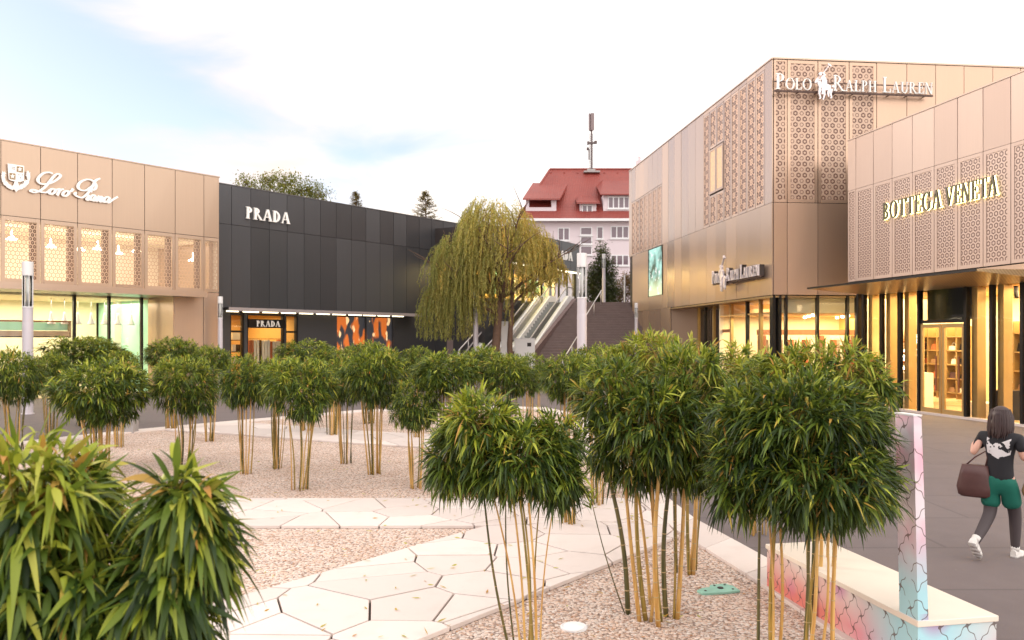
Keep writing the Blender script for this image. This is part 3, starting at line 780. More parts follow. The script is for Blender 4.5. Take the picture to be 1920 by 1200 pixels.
# script sign and crest
t = F.thing('script_sign', 'cream handwritten script letters on the bronze parapet', 'sign')
def cpt(x, y):      # crop coordinates of the lettering study -> facade u,z
    px, py = x / 7.06, 290 + y / 7.06; return F.u(px, -.12), F.z(px, py, -.12)
def smooth(pts, n=6):
    out = []
    for i in range(len(pts) - 1):
        p0, p1, p2, p3 = pts[max(0, i - 1)], pts[i], pts[i + 1], pts[min(len(pts) - 1, i + 2)]
        for j in range(n):
            s = j / n
            out.append(tuple(.5 * ((2 * p1[k]) + (-p0[k] + p2[k]) * s + (2 * p0[k] - 5 * p1[k] + 4 * p2[k] - p3[k]) * s * s + (-p0[k] + 3 * p1[k] - 3 * p2[k] + p3[k]) * s ** 3) for k in range(2)))
    return out + [pts[-1]]
def ribbon(m, pts, w0, w1, y0, y1):
    P = [Vector(p) for p in smooth([cpt(*p) for p in pts])]
    for i in range(len(P) - 1):
        d = (P[i + 1] - P[i])
        if d.length < 1e-5: continue
        d.normalize(); nn = Vector((-d.y, d.x))
        w = w0 + (w1 - w0) * abs(d.y) ** 2        # downstrokes are heavier
        a, c = P[i] - d * .012, P[i + 1] + d * .012; j = (i % 5) * .0008
        m.plate([tuple(a - nn * w), tuple(c - nn * w), tuple(c + nn * w), tuple(a + nn * w)], y0 - j, y1 - j)
words = {
 'L': [[(690, 250), (640, 236), (570, 248), (515, 295), (498, 345), (535, 385), (610, 390), (700, 362), (775, 310), (795, 275), (762, 256), (715, 280), (655, 355), (590, 430), (520, 482), (450, 500), (402, 484), (425, 466), (480, 475), (560, 500), (620, 497), (655, 470)]],
 'o': [[(725, 462), (685, 455), (652, 482), (652, 515), (688, 520), (725, 490), (722, 462), (760, 468)]],
 'r': [[(752, 462), (790, 458), (772, 500), (752, 538)], [(768, 505), (800, 468), (838, 458)]],
 'oo': [[(905, 488), (868, 482), (832, 508), (832, 542), (868, 546), (905, 516), (904, 488), (935, 485), (965, 455)]],
 'P': [[(1205, 425), (1135, 472), (1062, 468), (1028, 425), (1060, 365), (1140, 330), (1215, 342), (1262, 392), (1262, 445), (1225, 468), (1195, 440)], [(1318, 316), (1262, 345), (1215, 430), (1150, 520), (1085, 568), (1022, 555), (985, 520), (1008, 505)]],
 'i': [[(1195, 480), (1212, 494)], [(1178, 540), (1145, 585), (1160, 600), (1200, 560)]],
 'a': [[(1262, 545), (1225, 538), (1190, 570), (1198, 602), (1232, 590), (1262, 545)], [(1262, 545), (1232, 595), (1245, 612), (1280, 575)]],
 'n': [[(1310, 550), (1272, 618)], [(1282, 600), (1325, 560), (1345, 566), (1320, 612), (1332, 624), (1365, 590)]],
 'aa': [[(1352, 556), (1352, 556)], [(1450, 572), (1412, 562), (1375, 592), (1380, 628), (1418, 618), (1450, 572)], [(1450, 572), (1422, 622), (1436, 634), (1500, 590), (1552, 560)]],
}
words['aa'] = words['aa'][1:]
for k_, strokes in words.items():
    m = MB()
    for s_ in strokes: ribbon(m, s_, .028, .056, -.16, -.10)
    m.build('letter', M['signwhite'], t)
# second n of the name between the a's
m = MB(); ribbon(m, [(1372, 572), (1350, 626)], .028, .055, -.158, -.10); m.build('letter', M['signwhite'], t)
m = MB()
for px, py in ((85, 345), (120, 352), (160, 360), (195, 368)):
    u, z = F.u(px), F.z(px, py); m.tube([(u, -.1, z), (u, 0, z)], .012, 5)
m.build('mounting_pin', M['steel'], t)
t = F.thing('crest_sign', 'cream heraldic shield in a leafy wreath on the bronze parapet', 'sign')
m = MB()
sh = [(98, 118), (315, 150), (312, 345), (265, 362), (225, 360), (212, 380), (195, 355), (140, 345), (112, 325)]
sq = [cpt(*p) for p in sh]; m.plate(list(reversed(sq)), -.16, -.11); m.build('shield', M['signwhite'], t)
m = MB(); sq = []
for q in ([(215, 152), (300, 165), (298, 240), (214, 230)], [(118, 240), (200, 252), (198, 335), (120, 322)]):
    m.plate(list(reversed([cpt(*p) for p in q])), -.166, -.159)
m.build('shield_quarter', plain('crest_brown', (.30, .20, .10), .5), t)
m = MB()
for (cx, cy) in ((256, 196), (160, 288)):
    pts = []
    for k in range(10):
        r = 36 if k % 2 == 0 else 15; a = -pi / 2 + k * pi / 5; pts.append(cpt(cx + r * cos(a), cy + r * sin(a)))
    cu, cz = cpt(cx, cy)
    for k in range(10): m.plate(list(reversed([(cu, cz), pts[k], pts[(k + 1) % 10]])), -.174, -.166)
m.build('star', M['signwhite'], t)
m = MB()
for k in range(6): m.tube([(cpt(150 + (k % 3) * 16, 160 + (k // 3) * 22)[0], -.163, cpt(150, 160 + (k // 3) * 22)[1]), (cpt(150 + (k % 3) * 16, 160 + (k // 3) * 22)[0] + .02, -.163, cpt(150, 172 + (k // 3) * 22)[1])], .009, 4)
for k in range(3): a, z = cpt(240 + k * 22, 275 + (k % 2) * 40); m.box(a, a + .025, -.164, -.158, z, z + .04)
m.build('charge', M['dark'], t)
m = MB(); rr = random.Random(3)
for side in (-1, 1):
    for k in range(30):
        a = k / 29; ang = pi / 2 + side * (.35 + a * 2.0)
        x = 205 + side * -1 * 0 + 175 * cos(pi / 2 + side * (0.18 + a * 1.62)); y = 290 + 165 * sin(pi / 2 + side * (.18 + a * 1.62)) + 0
        u, z = cpt(x, y); d = rr.uniform(0, 6.28); d = math.atan2(1, side * .4) + rr.uniform(-.8, .8)
        for q in (0, .5):
            dx, dz = cos(d + q - .25), sin(d + q - .25); ln = .13; j = (k % 6) * .001
            m.plate([(u - dz * .03, z + dx * .03), (u + dx * ln * .45 * 0 - dx * .06, z - dz * .06), (u + dz * .03, z - dx * .03), (u + dx * ln, z + dz * ln)], -.150 - j - q * .004, -.12)
u, z = cpt(210, 470); u2, z2 = cpt(210, 360)
m.plate([(u, z - .08), (u + .12, z + .1), (u2 + .05, z2), (u2 - .05, z2), (u - .12, z + .1)], -.163, -.12)
m.build('wreath', M['signwhite'], t)

# ================================================================ BLACK SHOP
F = Facade((-14.0, 38.1), (-5.1, 49.5)); F2 = F
b = F.thing('black_shop', 'long black panelled shop with a thin canopy and strip lights', 'building')
sp = [408, 433, 467, 503, 537, 569, 599, 630, 658, 686, 712, 737, 761, 785, 808, 829, 848, 866]
us = [F.u(p) for p in sp]; w_ = (us[13] - us[1]) / 12
us = [us[0] - .02] + [us[1] + w_ * k for k in range(0, 18)]
UE = us[-1]
m = MB(); wall_panels(m, us, 7.95, 9.85); wall_panels(m, us, 3.95, 7.95, gap=.01)
m.box(us[0], UE, 0, 12, 3.9, 9.8, 1); m.build('upper_cladding', [M['black'], M['dark']], b)
m = MB(); m.box(us[0], UE, -.07, .3, 9.85, 9.89); m.build('roof_edge', plain('grey_roof_edge', (.12, .11, .11), .4, .4), b)
uc = F.u(792, -.9)
m = MB(); m.box(us[0], uc, -.95, -.06, 3.80, 3.90, 0); m.box(us[0], uc, -.97, -.95, 3.76, 3.93, 1)
m.build('canopy', [M['black'], plain('grey_fascia', (.36, .31, .31), .4, .3)], b)
for a, c in ((424, 450), (455, 488), (492, 524), (527, 557), (561, 589), (593, 620), (623, 650), (653, 680), (681, 706), (708, 732), (735, 758)):
    m = MB(); m.box(F.u(a, -.6), F.u(c, -.6) - .14, -.7, -.6, 3.72, 3.78); m.build('light_strip', M['strip'], b)
def upx(p): return F.u(p)
op = [(431, 457), (463, 533), (535, 558), (631, 686), (687, 737)]
m = MB(); xs = [us[0]] + [upx(q) for p in op for q in p] + [UE]
for i in range(0, len(xs), 2):
    if xs[i + 1] - xs[i] < .02: continue
    m.box(xs[i], xs[i + 1], -.04, .3, 0, 3.9)
for k in range(1, 12): pass
m.build('ground_cladding', M['black'], b)
for i, (a, c) in enumerate(op):
    ua, ub = upx(a) + .01, upx(c) - .01
    if i < 3:
        m = MB(); m.box(ua, ua + .06, .0, .1, 0, 3.7); m.box(ub - .06, ub, 0, .1, 0, 3.7); m.box(ua + .06, ub - .06, 0, .1, 3.6, 3.7)
        m.box(ua + .06, ub - .06, 0, .1, 2.75 if i != 1 else 3.2, 2.85 if i != 1 else 3.26)
        w1 = m.build('shop_window', M['mull'], b)
        m = MB(); m.add([(ua, .05, 0), (ub, .05, 0), (ub, .05, 3.6), (ua, .05, 3.6)], [(0, 1, 2, 3)]); m.build('pane', M['glass'], w1)
    else:
        m = MB(); m.box(ua, ub, .1, .16, .2, 3.66); m.build('backlit_picture', M['poster'], b)
m = MB(); m.box(upx(425), upx(565), 5.4, 5.5, 0, 3.9, 0); m.box(upx(425), upx(565), .3, 5.4, -.02, .03, 1)
m.box(upx(425), upx(565), .3, 5.4, 3.75, 3.8, 2); m.box(upx(424), upx(425), .3, 5.4, 0, 3.8, 0); m.box(upx(565), upx(566), .3, 5.4, 0, 3.8, 0)
m.build('shop_interior', [M['amber'], M['floor'], M['dark']], b)
arealight(F, upx(495), 2.6, 3.6, 3.6, 3, 80, (1, .74, .38))
m = MB(); rr = random.Random(5)
for px in range(466, 530, 5):
    u = F.u(px, 1.2); m.box(u - .05, u + .05 + rr.random() * .05, 1.1, 1.5, .9, 2.3 + rr.random() * .1, rr.choice((0, 1, 2)))
m.box(F.u(464, 1.2), F.u(532, 1.2), 1.28, 1.31, 2.42, 2.45, 1)
m.build('clothes_rack', [M['dresswhite'], M['mull'], M['dressred']], b)
m = MB()
for px in (434, 440, 447, 453):
    for z in (1.2, 1.8, 2.4): m.box(F.u(px, 2), F.u(px, 2) + .22, 1.9, 2.3, z, z + .35, rr.choice((0, 1)))
    
for z in (1.15, 1.75, 2.35): m.box(F.u(430, 2), F.u(459, 2), 1.85, 2.35, z, z + .04, 1)
m.build('display_shelf', [M['dresswhite'], M['mull']], b)
m = MB(); m.box(upx(463) + .02, upx(533) - .02, -.12, -.05, 2.98, 3.42); 
sg = F.thing('door_sign', 'black sign board with pink white serif name above the shop door', 'sign')
m.build('board', M['mull'], sg); text(sg, 'PRADA', upx(478), upx(522), 3.05, .30, -.15, .03, M['signwhite'], th=.2, tn=.07)
t = F.thing('parapet_sign', 'pinkish white bold serif name high on the black wall', 'sign')
text(t, 'PRADA', F.u(461, -.12), F.u(543, -.12), 8.34, .58, -.16, .09, M['signwhite'], th=.21, tn=.075, gap=.10)
m = MB(); m.box(us[0], us[0] + .3, .3, 12, 0, 3.9); m.box(us[0], UE, 11.7, 12, 0, 3.9); m.box(UE - .3, UE, .3, 11.7, 0, 3.9); m.build('rear_wall', M['black'], b)

# ================================================================ UPPER BLACK SHOP
F = Facade((-1.0, 48.9), (4.9, 58.7)); L = F.len
b = F.thing('upper_black_shop', 'dark shop at the top of the escalators with a glowing yellow glass front', 'building')
m = MB(); us = [L - 1.4 * k for k in range(9, -1, -1)]
wall_panels(m, us, 7.35, 9.35); m.box(us[0], L, 0, 9, 7.3, 9.3, 1); m.build('upper_cladding', [M['black'], M['dark']], b)
m = MB(); m.box(us[0], L, .05, 9, 0, UP); m.build('base_wall', M['black'], b)
for k in range(6):
    m = MB(); u = L - 1.9 * (k + 1); m.box(u + .05, u + 1.8, -.25, -.1, 7.16, 7.24); m.build('light_strip', M['strip'], b)
m = MB(); m.box(us[0], L + .1, -.4, .0, 7.25, 7.34); m.box(L - .5, L, -.02, .3, UP, 7.3); m.build('canopy', M['black'], b)
m = MB(); m.box(us[0], L - .5, 3.6, 3.7, UP, 7.3, 0); m.box(us[0], L, .1, 3.7, UP, UP + .03, 1); m.build('shop_interior', [M['amber'], M['floor']], b)
rr = random.Random(8); m = MB()
for k in range(22):
    u = L - .8 - k * .5; m.box(u, u + .16, 1.6, 1.9, UP + .8 * rr.random(), UP + 1.3 + .8 * rr.random(), rr.choice((0, 1, 2, 3)))
m.build('shelf_display', [M['wood'], M['dresswhite'], M['mull'], M['covergreen']], b)
for k in range(9):
    u = L - .5 - 1.25 * k
    m = MB(); m.box(u - .05, u + .05, .02, .14, UP, 7.3); m.build('mullion', M['mull'], b)
    m = MB(); m.add([(u - 1.2, .08, UP), (u - .05, .08, UP), (u - .05, .08, 7.3), (u - 1.2, .08, 7.3)], [(0, 1, 2, 3)]); m.build('shop_window', M['glass'], b)
arealight(F, L - 6, 2, 7.2, 11, 2.6, 480, (1, .78, .30))
t = F.thing('upper_sign', 'white serif name on the dark shop beside the willow', 'sign')
text(t, 'PRADA', F.u(1036, -.1), F.u(1073, -.1), 8.02, .62, -.14, .08, M['signwhite'], th=.21, tn=.075)

# ================================================================ RIGHT CORNER BUILDING (bronze, two patterned faces)
PC = (10.45, 32.0)
FL = Facade((7.93, 53.4), PC)                    # long face towards the square
FR = Facade(PC, (21.2, 33.1))                    # short face towards the viewer
b = FL.thing('corner_building', 'tall bronze corner building with perforated copper panels on two faces', 'building')
LL = FL.len; ZM, ZTOP, ZF = 7.9, 13.67, 4.2
def sub(parent, mb, F0, F1, name, mats):
    """mesh given in F1's frame, parented under F0's thing"""
    o = mb.build(name, mats, parent)
    A = Matrix.Translation((F0.p.x, F0.p.y, 0)) @ Matrix.Rotation(F0.rot, 4, 'Z')
    B = Matrix.Translation((F1.p.x, F1.p.y, 0)) @ Matrix.Rotation(F1.rot, 4, 'Z')
    o.matrix_parent_inverse = Matrix.Identity(4); o.matrix_local = A.inverted() @ B
    return o
P_ = 1.24
su = [FL.u(p) for p in (1320.5, 1436)]
n8 = 8; pu = [su[0] + (su[1] - su[0]) * k / n8 for k in range(n8 + 1)]
fu = [FL.u(1185.5), FL.u(1243)]; n7 = 7; fpu = [fu[0] + (fu[1] - fu[0]) * k / n7 for k in range(n7 + 1)]
m = MB()
seams = [-.2]; u = fpu[-1]
mid = [fpu[-1] + (pu[0] - fpu[-1]) * k / 6 for k in range(7)]
wall_panels(m, mid, ZM, ZTOP - .05, gap=.008)
m.box(-.25, fpu[0], -.05, -.002, ZM, ZTOP - .05); wall_panels(m, fpu, 11.45, ZTOP - .05, gap=.006)
m.box(pu[-1] + .01, LL + .0, -.05, -.002, ZM + .01, ZTOP - .05); wall_panels(m, pu, 13.45, ZTOP - .05, gap=.004)
m.build('upper_cladding', M['bronze2'], b)
m = MB()
lw = [.6 + k * P_ for k in range(int((LL - .6) / P_) + 1)] + [LL]
us_ = FL.u(1258)
d0, d1 = FL.u(1218), FL.u(1244)
sx0 = min(lw, key=lambda q: abs(q - d0)); 
wall_panels(m, [q for q in lw if q >= d1] if False else [.6, d0], ZF, ZM, gap=.008)
wall_panels(m, [d1] + [q for q in lw if q > d1 + .3], ZF, ZM, gap=.006)
m.box(d0, d1, -.05, -.002, ZF, 5.0); 
wall_panels(m, [.6] + [q for q in lw if .9 < q < us_] + [us_], 0, ZF, gap=.006)
m.build('lower_cladding', M['bronze'], b)
m = MB(); m.box(-.2, LL, 0, 11.0, ZF + .05, ZTOP - .1); m.box(.65, us_, 0, 11, 0, ZF + .05); m.build('core_wall', M['dark'], b)
m = MB(); m.box(-.25, LL + .04, -.08, .3, ZTOP - .04, ZTOP + .02); m.build('roof_edge', M['bronze2'], b)
m = MB(); m.box(3.4, 3.9, 1, 1.4, ZTOP, ZTOP + .5); m.tube([(3.6, 1.2, ZTOP + .4), (3.6, 1.2, ZTOP + .7)], .05); m.box(3.3, 4.1, .9, 1.0, ZTOP + .3, ZTOP + .36); m.build('roof_unit', M['concrete'], b)
m = MB(); m.box(d0 + .03, d1 - .03, -.06, -.03, 5.03, ZM - .05); m.build('lit_window', M['litwindow'], b)
m = MB(); 
for q in (d0, d1 - .0): m.box(q - .03, q + .03, -.09, -.02, 5.0, ZM)
m.build('lit_window_frame', M['mull'], b)
def perf_panel(F0, F1, par, u0, u1, z0, z1, mat, edge, y=-.05, f_=.10):
    fr = MB()
    fr.box(u0, u0 + f_, y, -.01, z0, z1); fr.box(u1 - f_, u1, y, -.01, z0, z1); fr.box(u0 + f_, u1 - f_, y, -.01, z1 - f_, z1); fr.box(u0 + f_, u1 - f_, y, -.01, z0, z0 + f_)
    fo = sub(par, fr, F0, F1, 'panel_frame', edge)
    s_ = MB(); s_.add([(u0 + f_, y + .015, z0 + f_), (u1 - f_, y + .015, z0 + f_), (u1 - f_, y + .015, z1 - f_), (u0 + f_, y + .015, z1 - f_)], [(0, 1, 2, 3)])
    s_.build('perforated_screen', mat, fo)
for k in range(n8):
    a0, a1 = pu[k] + .02, pu[k + 1] - .02
    if k in (1, 2):      # the pair holding a lit window
        perf_panel(FL, FL, b, a0, a1, ZM + .01, 9.35, M['perf_pink'], M['bronze2'])
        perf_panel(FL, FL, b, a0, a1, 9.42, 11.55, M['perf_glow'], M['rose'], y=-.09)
        perf_panel(FL, FL, b, a0, a1, 11.62, 13.44, M['perf_pink'], M['bronze2'])
    else: perf_panel(FL, FL, b, a0, a1, ZM + .01, 13.44, M['perf_pink'], M['bronze2'])
for k in range(n7): perf_panel(FL, FL, b, fpu[k] + .02, fpu[k + 1] - .02, ZM + .01, 11.43, M['perf_orange'] if k > 2 else M['perf_pink'], M['bronze2'])
# right face
ru = [0, FR.u(1475), FR.u(1532.5), FR.u(1591), FR.u(1642.5), FR.u(1699), FR.u(1753), FR.u(1806), FR.u(1860), FR.u(1912), FR.u(1960), FR.u(2010)]
for k in range(4): perf_panel(FL, FR, b, ru[k] + .015, ru[k + 1] - .015, ZM + .01, 13.6, M['perf_orange'], M['bronze3'], f_=.13 if k else .07)
m = MB(); wall_panels(m, ru[4:], ZM, ZTOP - .05); wall_panels(m, ru, ZF, ZM)
sub(b, m, FL, FR, 'side_cladding', M['bronze3'])
m = MB(); m.box(0, ru[-1], -.08, .3, ZTOP - .04, ZTOP + .02); sub(b, m, FL, FR, 'side_roof_edge', M['bronze2'])
# soffit and recessed shop front on the long face
yA = 1.0; uA = FL.u(1310, yA)
m = MB(); m.box(us_ - .3, LL - .02, -.04, 7, ZF - .10, ZF - .02, 0); m.build('soffit', M['soffit'], b)
m = MB(); m.add([(us_ - .1, -.03, 0), (uA, yA, 0), (uA, yA, ZF - .1), (us_ - .1, -.03, ZF - .1)], [(0, 1, 2, 3)]); m.build('angled_wall', M['bronze'], b)
m = MB(); ys = [(uA, yA), (LL - .35, .25)]
def lerp2(f): return (ys[0][0] + (ys[1][0] - ys[0][0]) * f, ys[0][1] + (ys[1][1] - ys[0][1]) * f)
fr_ = [0, .12, .25, .36, .50, .70, .85, 1.0]
for i in range(len(fr_)):
    x, y = lerp2(fr_[i]); m = MB(); m.box(x - .07, x + .07, y - .06, y + .08, 0, ZF - .1); m.build('mullion', M['mull'] if i % 2 else M['gold'], b)
for i in range(len(fr_) - 1):
    (xa, ya), (xb, yb) = lerp2(fr_[i]), lerp2(fr_[i + 1]); m = MB()
    m.add([(xa, ya, .05), (xb, yb, .05), (xb, yb, ZF - .1), (xa, ya, ZF - .1)], [(0, 1, 2, 3)]); m.build('shop_window', M['glass'], b)
xa, ya = lerp2(.36); xb, yb = lerp2(.50)
m = MB(); m.box(xa + .1, xb - .1, ya - .1, ya - .02, 2.75, 2.9); m.box(xa + .1, xa + .22, ya - .1, ya - .02, 0, 2.75); m.box(xb - .22, xb - .1, ya - .1, ya - .02, 0, 2.75)
m.build('door_frame', M['wood'], b)
# corner column and glass on the right face
m = MB(); m.box(-.02, .10, .02, .3, 0, ZF); m.box(.26, .36, .02, .2, 0, ZF); sub(b, m, FL, FR, 'corner_column', M['mull'])
mu = [.36, FR.u(1475), FR.u(1534), FR.u(1590.5), FR.u(1608), FR.u(1620)]
for q in mu[1:]:
    m = MB(); m.box(q - .05, q + .05, .0, .16, 0, ZF); o = sub(b, m, FL, FR, 'mullion', M['mull'])
for i in range(len(mu) - 1):
    m = MB(); m.add([(mu[i], .08, .05), (mu[i + 1], .08, .05), (mu[i + 1], .08, ZF), (mu[i], .08, ZF)], [(0, 1, 2, 3)]); sub(b, m, FL, FR, 'shop_window', M['glass'])
m = MB(); m.box(.4, 9, 7.0, 7.1, 0, ZF + .05, 0); m.box(.2, 9, .2, 7, -.02, .03, 1); m.box(.4, 9, .6, 7, 3.5, 3.56, 2); m.box(.4, 9, .5, .6, 3.5, 4.2, 0)
m.box(1.2, 6.8, 4.0, 4.5, 2.62, 2.86, 3); m.box(1.2, 1.45, 4.0, 4.4, 0, 2.6, 3); m.box(4.0, 4.2, 4.0, 4.4, 0, 2.6, 3); m.box(8.9, 9, .3, 7, 0, 4.2, 0)
for k in range(14): m.box(1.6 + k * .34, 1.78 + k * .34, 4.1, 4.4, 1.2, 2.4, 4 + k % 2)
sub(b, m, FL, FR, 'shop_interior', [M['cream'], M['floor'], M['amber'], M['wood'], M['dresswhite'], M['dressred']])
for k in range(12):
    m = MB(); u = .8 + k * .6; yy = 1.5 + (k * 37 % 11) * .4; m.lathe([(.07, 3.40), (.07, 3.49)], 8, u, yy); sub(b, m, FL, FR, 'ceiling_spot', M['spot'])
arealight(FR, 4.2, 3.5, 3.42, 7, 5.5, 520, (1, .80, .45))
arealight(FL, LL - 5, 4.2, 3.9, 8, 4, 160, (1, .76, .42))
m = MB(); m.box(us_ + .3, LL - 1.2, 6.6, 6.7, 0, ZF - .1, 0); m.box(us_, LL, .0, 6.6, .005, .03, 1)
for k in range(8): m.box(us_ + 1.2 + k * 1.3, us_ + 1.9 + k * 1.3, 5.6, 6.1, .2, 2.6, 2 + k % 3)
m.build('entrance_interior', [M['amber'], M['floor'], M['wood'], M['cream'], M['dresswhite']], b)

# polo player emblem: horse and rider with raised mallet
def emblem(par, u, z, h, y):
    m = MB(); S = h
    def q(pts, l):
        m.plate([(u + a * S, z + c * S) for a, c in pts], y - .01 * l, y + .05)
    def limb(pts, ws, l):
        for i in range(len(pts) - 1):
            a, c = Vector(pts[i]), Vector(pts[i + 1]); d = (c - a).normalized(); nn = Vector((-d.y, d.x))
            w0, w1 = ws[i], ws[i + 1]; a = a - d * .008; c = c + d * .008
            q([tuple(a - nn * w0), tuple(c - nn * w1), tuple(c + nn * w1), tuple(a + nn * w0)], l + i * .1)
    # seen almost from the front, moving left
    limb([(-.02, .30), (.10, .33), (.22, .30)], [.10, .09, .07], 0)            # barrel and rump
    limb([(-.02, .32), (-.10, .44), (-.14, .53)], [.085, .055, .035], 1)        # neck
    limb([(-.13, .54), (-.19, .47), (-.21, .43)], [.04, .032, .02], 2)          # head
    q([(-.13, .56), (-.10, .56), (-.115, .61)], 3)                               # ear
    limb([(-.07, .27), (-.10, .14), (-.06, .03), (-.09, 0)], [.045, .024, .016, .02], 1)
    limb([(.02, .25), (.05, .12), (.02, .0), (.0, -.02)], [.045, .026, .016, .02], 2)
    limb([(.20, .26), (.15, .15), (.17, .07)], [.055, .024, .018], 1)
    limb([(.24, .27), (.22, .14), (.25, .05), (.22, .02)], [.05, .026, .016, .02], 2)
    limb([(.27, .34), (.31, .37), (.32, .30)], [.02, .016, .006], 1)            # tail
    limb([(.05, .36), (.04, .50), (-.02, .60)], [.07, .075, .055], 3)           # torso
    limb([(.05, .38), (-.01, .26), (.0, .16), (-.04, .13)], [.045, .035, .025, .02], 4)   # leg
    q([(-.07 + .045 * cos(a), .665 + .045 * sin(a)) for a in [k * pi / 5 for k in range(10)]], 3)
    q([(-.125, .66), (-.01, .68), (-.03, .72), (-.10, .71)], 4)                   # cap
    limb([(-.02, .59), (.05, .64), (.01, .70)], [.03, .026, .02], 4)            # arm
    limb([(.01, .70), (.10, .81), (.19, .93)], [.009, .009, .009], 3)           # mallet
    limb([(.15, .95), (.23, .89)], [.02, .02], 4)
    limb([(-.03, .56), (-.10, .50)], [.022, .014], 5)
    return m.build('rider_emblem', M['steel'], par)
t = FR.thing('rail_sign', 'white serif capitals and rider emblem on a rail across copper panels', 'sign')
ua, ub = FR.u(1455, -.4), FR.u(1748, -.4); zb = 2.45 + (635 - 170) * 31.8 / 1500
e0_, e1_ = FR.u(1526, -.4), FR.u(1560, -.4)
text(t, 'Polo', ua, FR.u(1521, -.4), zb, .62, -.44, .08, M['signwhite'], th=.13, tn=.045, small=.72, gap=.07)
text(t, 'Ralph', FR.u(1562, -.4), FR.u(1643, -.4), zb, .62, -.44, .08, M['signwhite'], th=.13, tn=.045, small=.72, gap=.09)
text(t, 'Lauren', FR.u(1655, -.4), ub, zb, .62, -.44, .08, M['signwhite'], th=.13, tn=.045, small=.72, gap=.09)
emblem(t, FR.u(1541, -.45), zb - .36, 1.45, -.52)
m = MB(); m.box(ua - .05, ub + .05, -.38, -.32, zb - .09, zb - .02); m.box(ua - .05, ub + .05, -.36, -.32, zb + .30, zb + .34)
for k in range(9): u = ua + (ub - ua) * (k + .3) / 8.6; m.box(u - .015, u + .015, -.32, -.05, zb - .07, zb - .04)
m.build('mounting_rail', plain('dark_rail_metal', (.09, .05, .04), .5, .4), t)
t = FL.thing('small_rail_sign', 'steel serif capitals with rider emblem on the smooth bronze wall', 'sign')
ua, ub = FL.u(1336, -.35), FL.u(1424, -.35); zb = 5.02; span = ub - ua
text(t, 'Polo', ua, ua + span * .20, zb, .60, -.40, .06, M['steel'], th=.13, tn=.045, small=.75, gap=.08)
text(t, 'Ralph', ua + span * .345, ua + span * .60, zb, .60, -.40, .06, M['steel'], th=.13, tn=.045, small=.75, gap=.09)
text(t, 'Lauren', ua + span * .635, ub, zb, .60, -.40, .06, M['steel'], th=.13, tn=.045, small=.75, gap=.09)
emblem(t, ua + span * .27, zb - .38, 1.6, -.46)
dk = plain('dark_letter_side_shade', (.05, .035, .03), .5)  # dark copies behind the letters: their sides plus painted shadow
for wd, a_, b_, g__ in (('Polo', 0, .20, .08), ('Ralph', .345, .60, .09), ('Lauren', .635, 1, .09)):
    text(t, wd, ua + span * a_, ua + span * b_, zb, .60, -.335, .20, dk, th=.15, tn=.07, small=.75, gap=g__, name='letter_side_shade')
m = MB(); m.box(ua - .03, ub + .05, -.33, -.27, zb - .07, zb); m.box(ua, ub, -.33, -.30, zb + .3, zb + .33)
for k in range(7): u = ua + span * (k + .3) / 6.6; m.box(u - .015, u + .015, -.27, -.05, zb - .05, zb - .02)
m.build('mounting_rail', plain('dark_rail_metal_small', (.09, .05, .04), .5, .4), t)

# ================================================================ RIGHT ROSE SHOP
F = Facade((12.68, 30.1), (14.27, 22.3)); L = F.len
b = F.thing('rose_shop', 'rose grey shop at right with hexagon perforated panels and golden lit windows', 'building')
F_shop = F; step = (F.u(1898) - F.u(1607)) / 7; e = F.u(1607); us = [0.0] + [e + step * k for k in range(0, 13)]
ZL, ZP, ZT = 4.56, 7.98, 9.88
m = MB(); wall_panels(m, us, ZP, ZT); m.box(0, us[-1], 0, 9, ZL, ZT - .04, 1); m.build('upper_cladding', [M['rose'], M['dark']], b)
m = MB(); m.box(-.02, us[-1], -.07, .3, ZT, ZT + .04); m.build('roof_edge', M['rose'], b)
for k in range(len(us) - 1): perf_panel(F, F, b, us[k] + .012, us[k + 1] - .012, ZL + .02, ZP, M['perf_rose'], M['rose'], f_=.11 if k else .06)
# canopy
c0, c1 = F.u(1515, -2.1), F.u(1820, -2.1)
m = MB(); c0 = .0; c1 = 8.6
q0 = F.u(1515, -2.1)
zo, zi = 4.25, 4.02
m.add([(q0, -2.1, zo), (c1, -2.1, zo), (c1 + .3, .05, zi), (q0 + .6, .05, zi), (q0, -2.1, zo + .05), (c1, -2.1, zo + .05), (c1 + .3, .05, zo + .05), (q0 + .6, .05, zo + .05)],
      [(3, 2, 1, 0), (4, 5, 6, 7), (0, 1, 5, 4), (1, 2, 6, 5), (2, 3, 7, 6), (3, 0, 4, 7)])
m.box(q0 - .01, c1 + .01, -2.13, -2.102, zo - .005, zo + .06, 1)
m.build('canopy', [M['soffit'], M['mull']], b)
m = MB(); m.box(-.02, us[-1], -.05, .9, 4.32, 4.54); m.build('recess_fascia', M['bronze2'], b)
m = MB(); m.box(.02, us[-1], .1, 1.0, 4.24, 4.30); m.build('recess_soffit', M['soffit'], b)
yg = .0
mp_ = [1610, 1620, 1653, 1687, 1724, 1812, 1860, 1918, 1985]
mu = [F.u(p, yg) for p in mp_] + [us[-1]]
for k, q in enumerate(mu):
    m = MB(); m.box(q - .05, q + .05, yg - .06, yg + .10, 0, 4.13); m.build('mullion', M['mull'], b)
for k in range(1, len(mu) - 1):
    if k == 4: continue
    m = MB(); m.add([(mu[k] + .05, yg, .05), (mu[k + 1] - .05, yg, .05), (mu[k + 1] - .05, yg, 4.12), (mu[k] + .05, yg, 4.12)], [(0, 1, 2, 3)]); m.build('shop_window', M['glass'], b)
    m = MB(); m.box(mu[k] + .08, mu[k] + .30, yg + .12, yg + .42, 0, 4.13); m.build('gold_column', M['gold'], b)
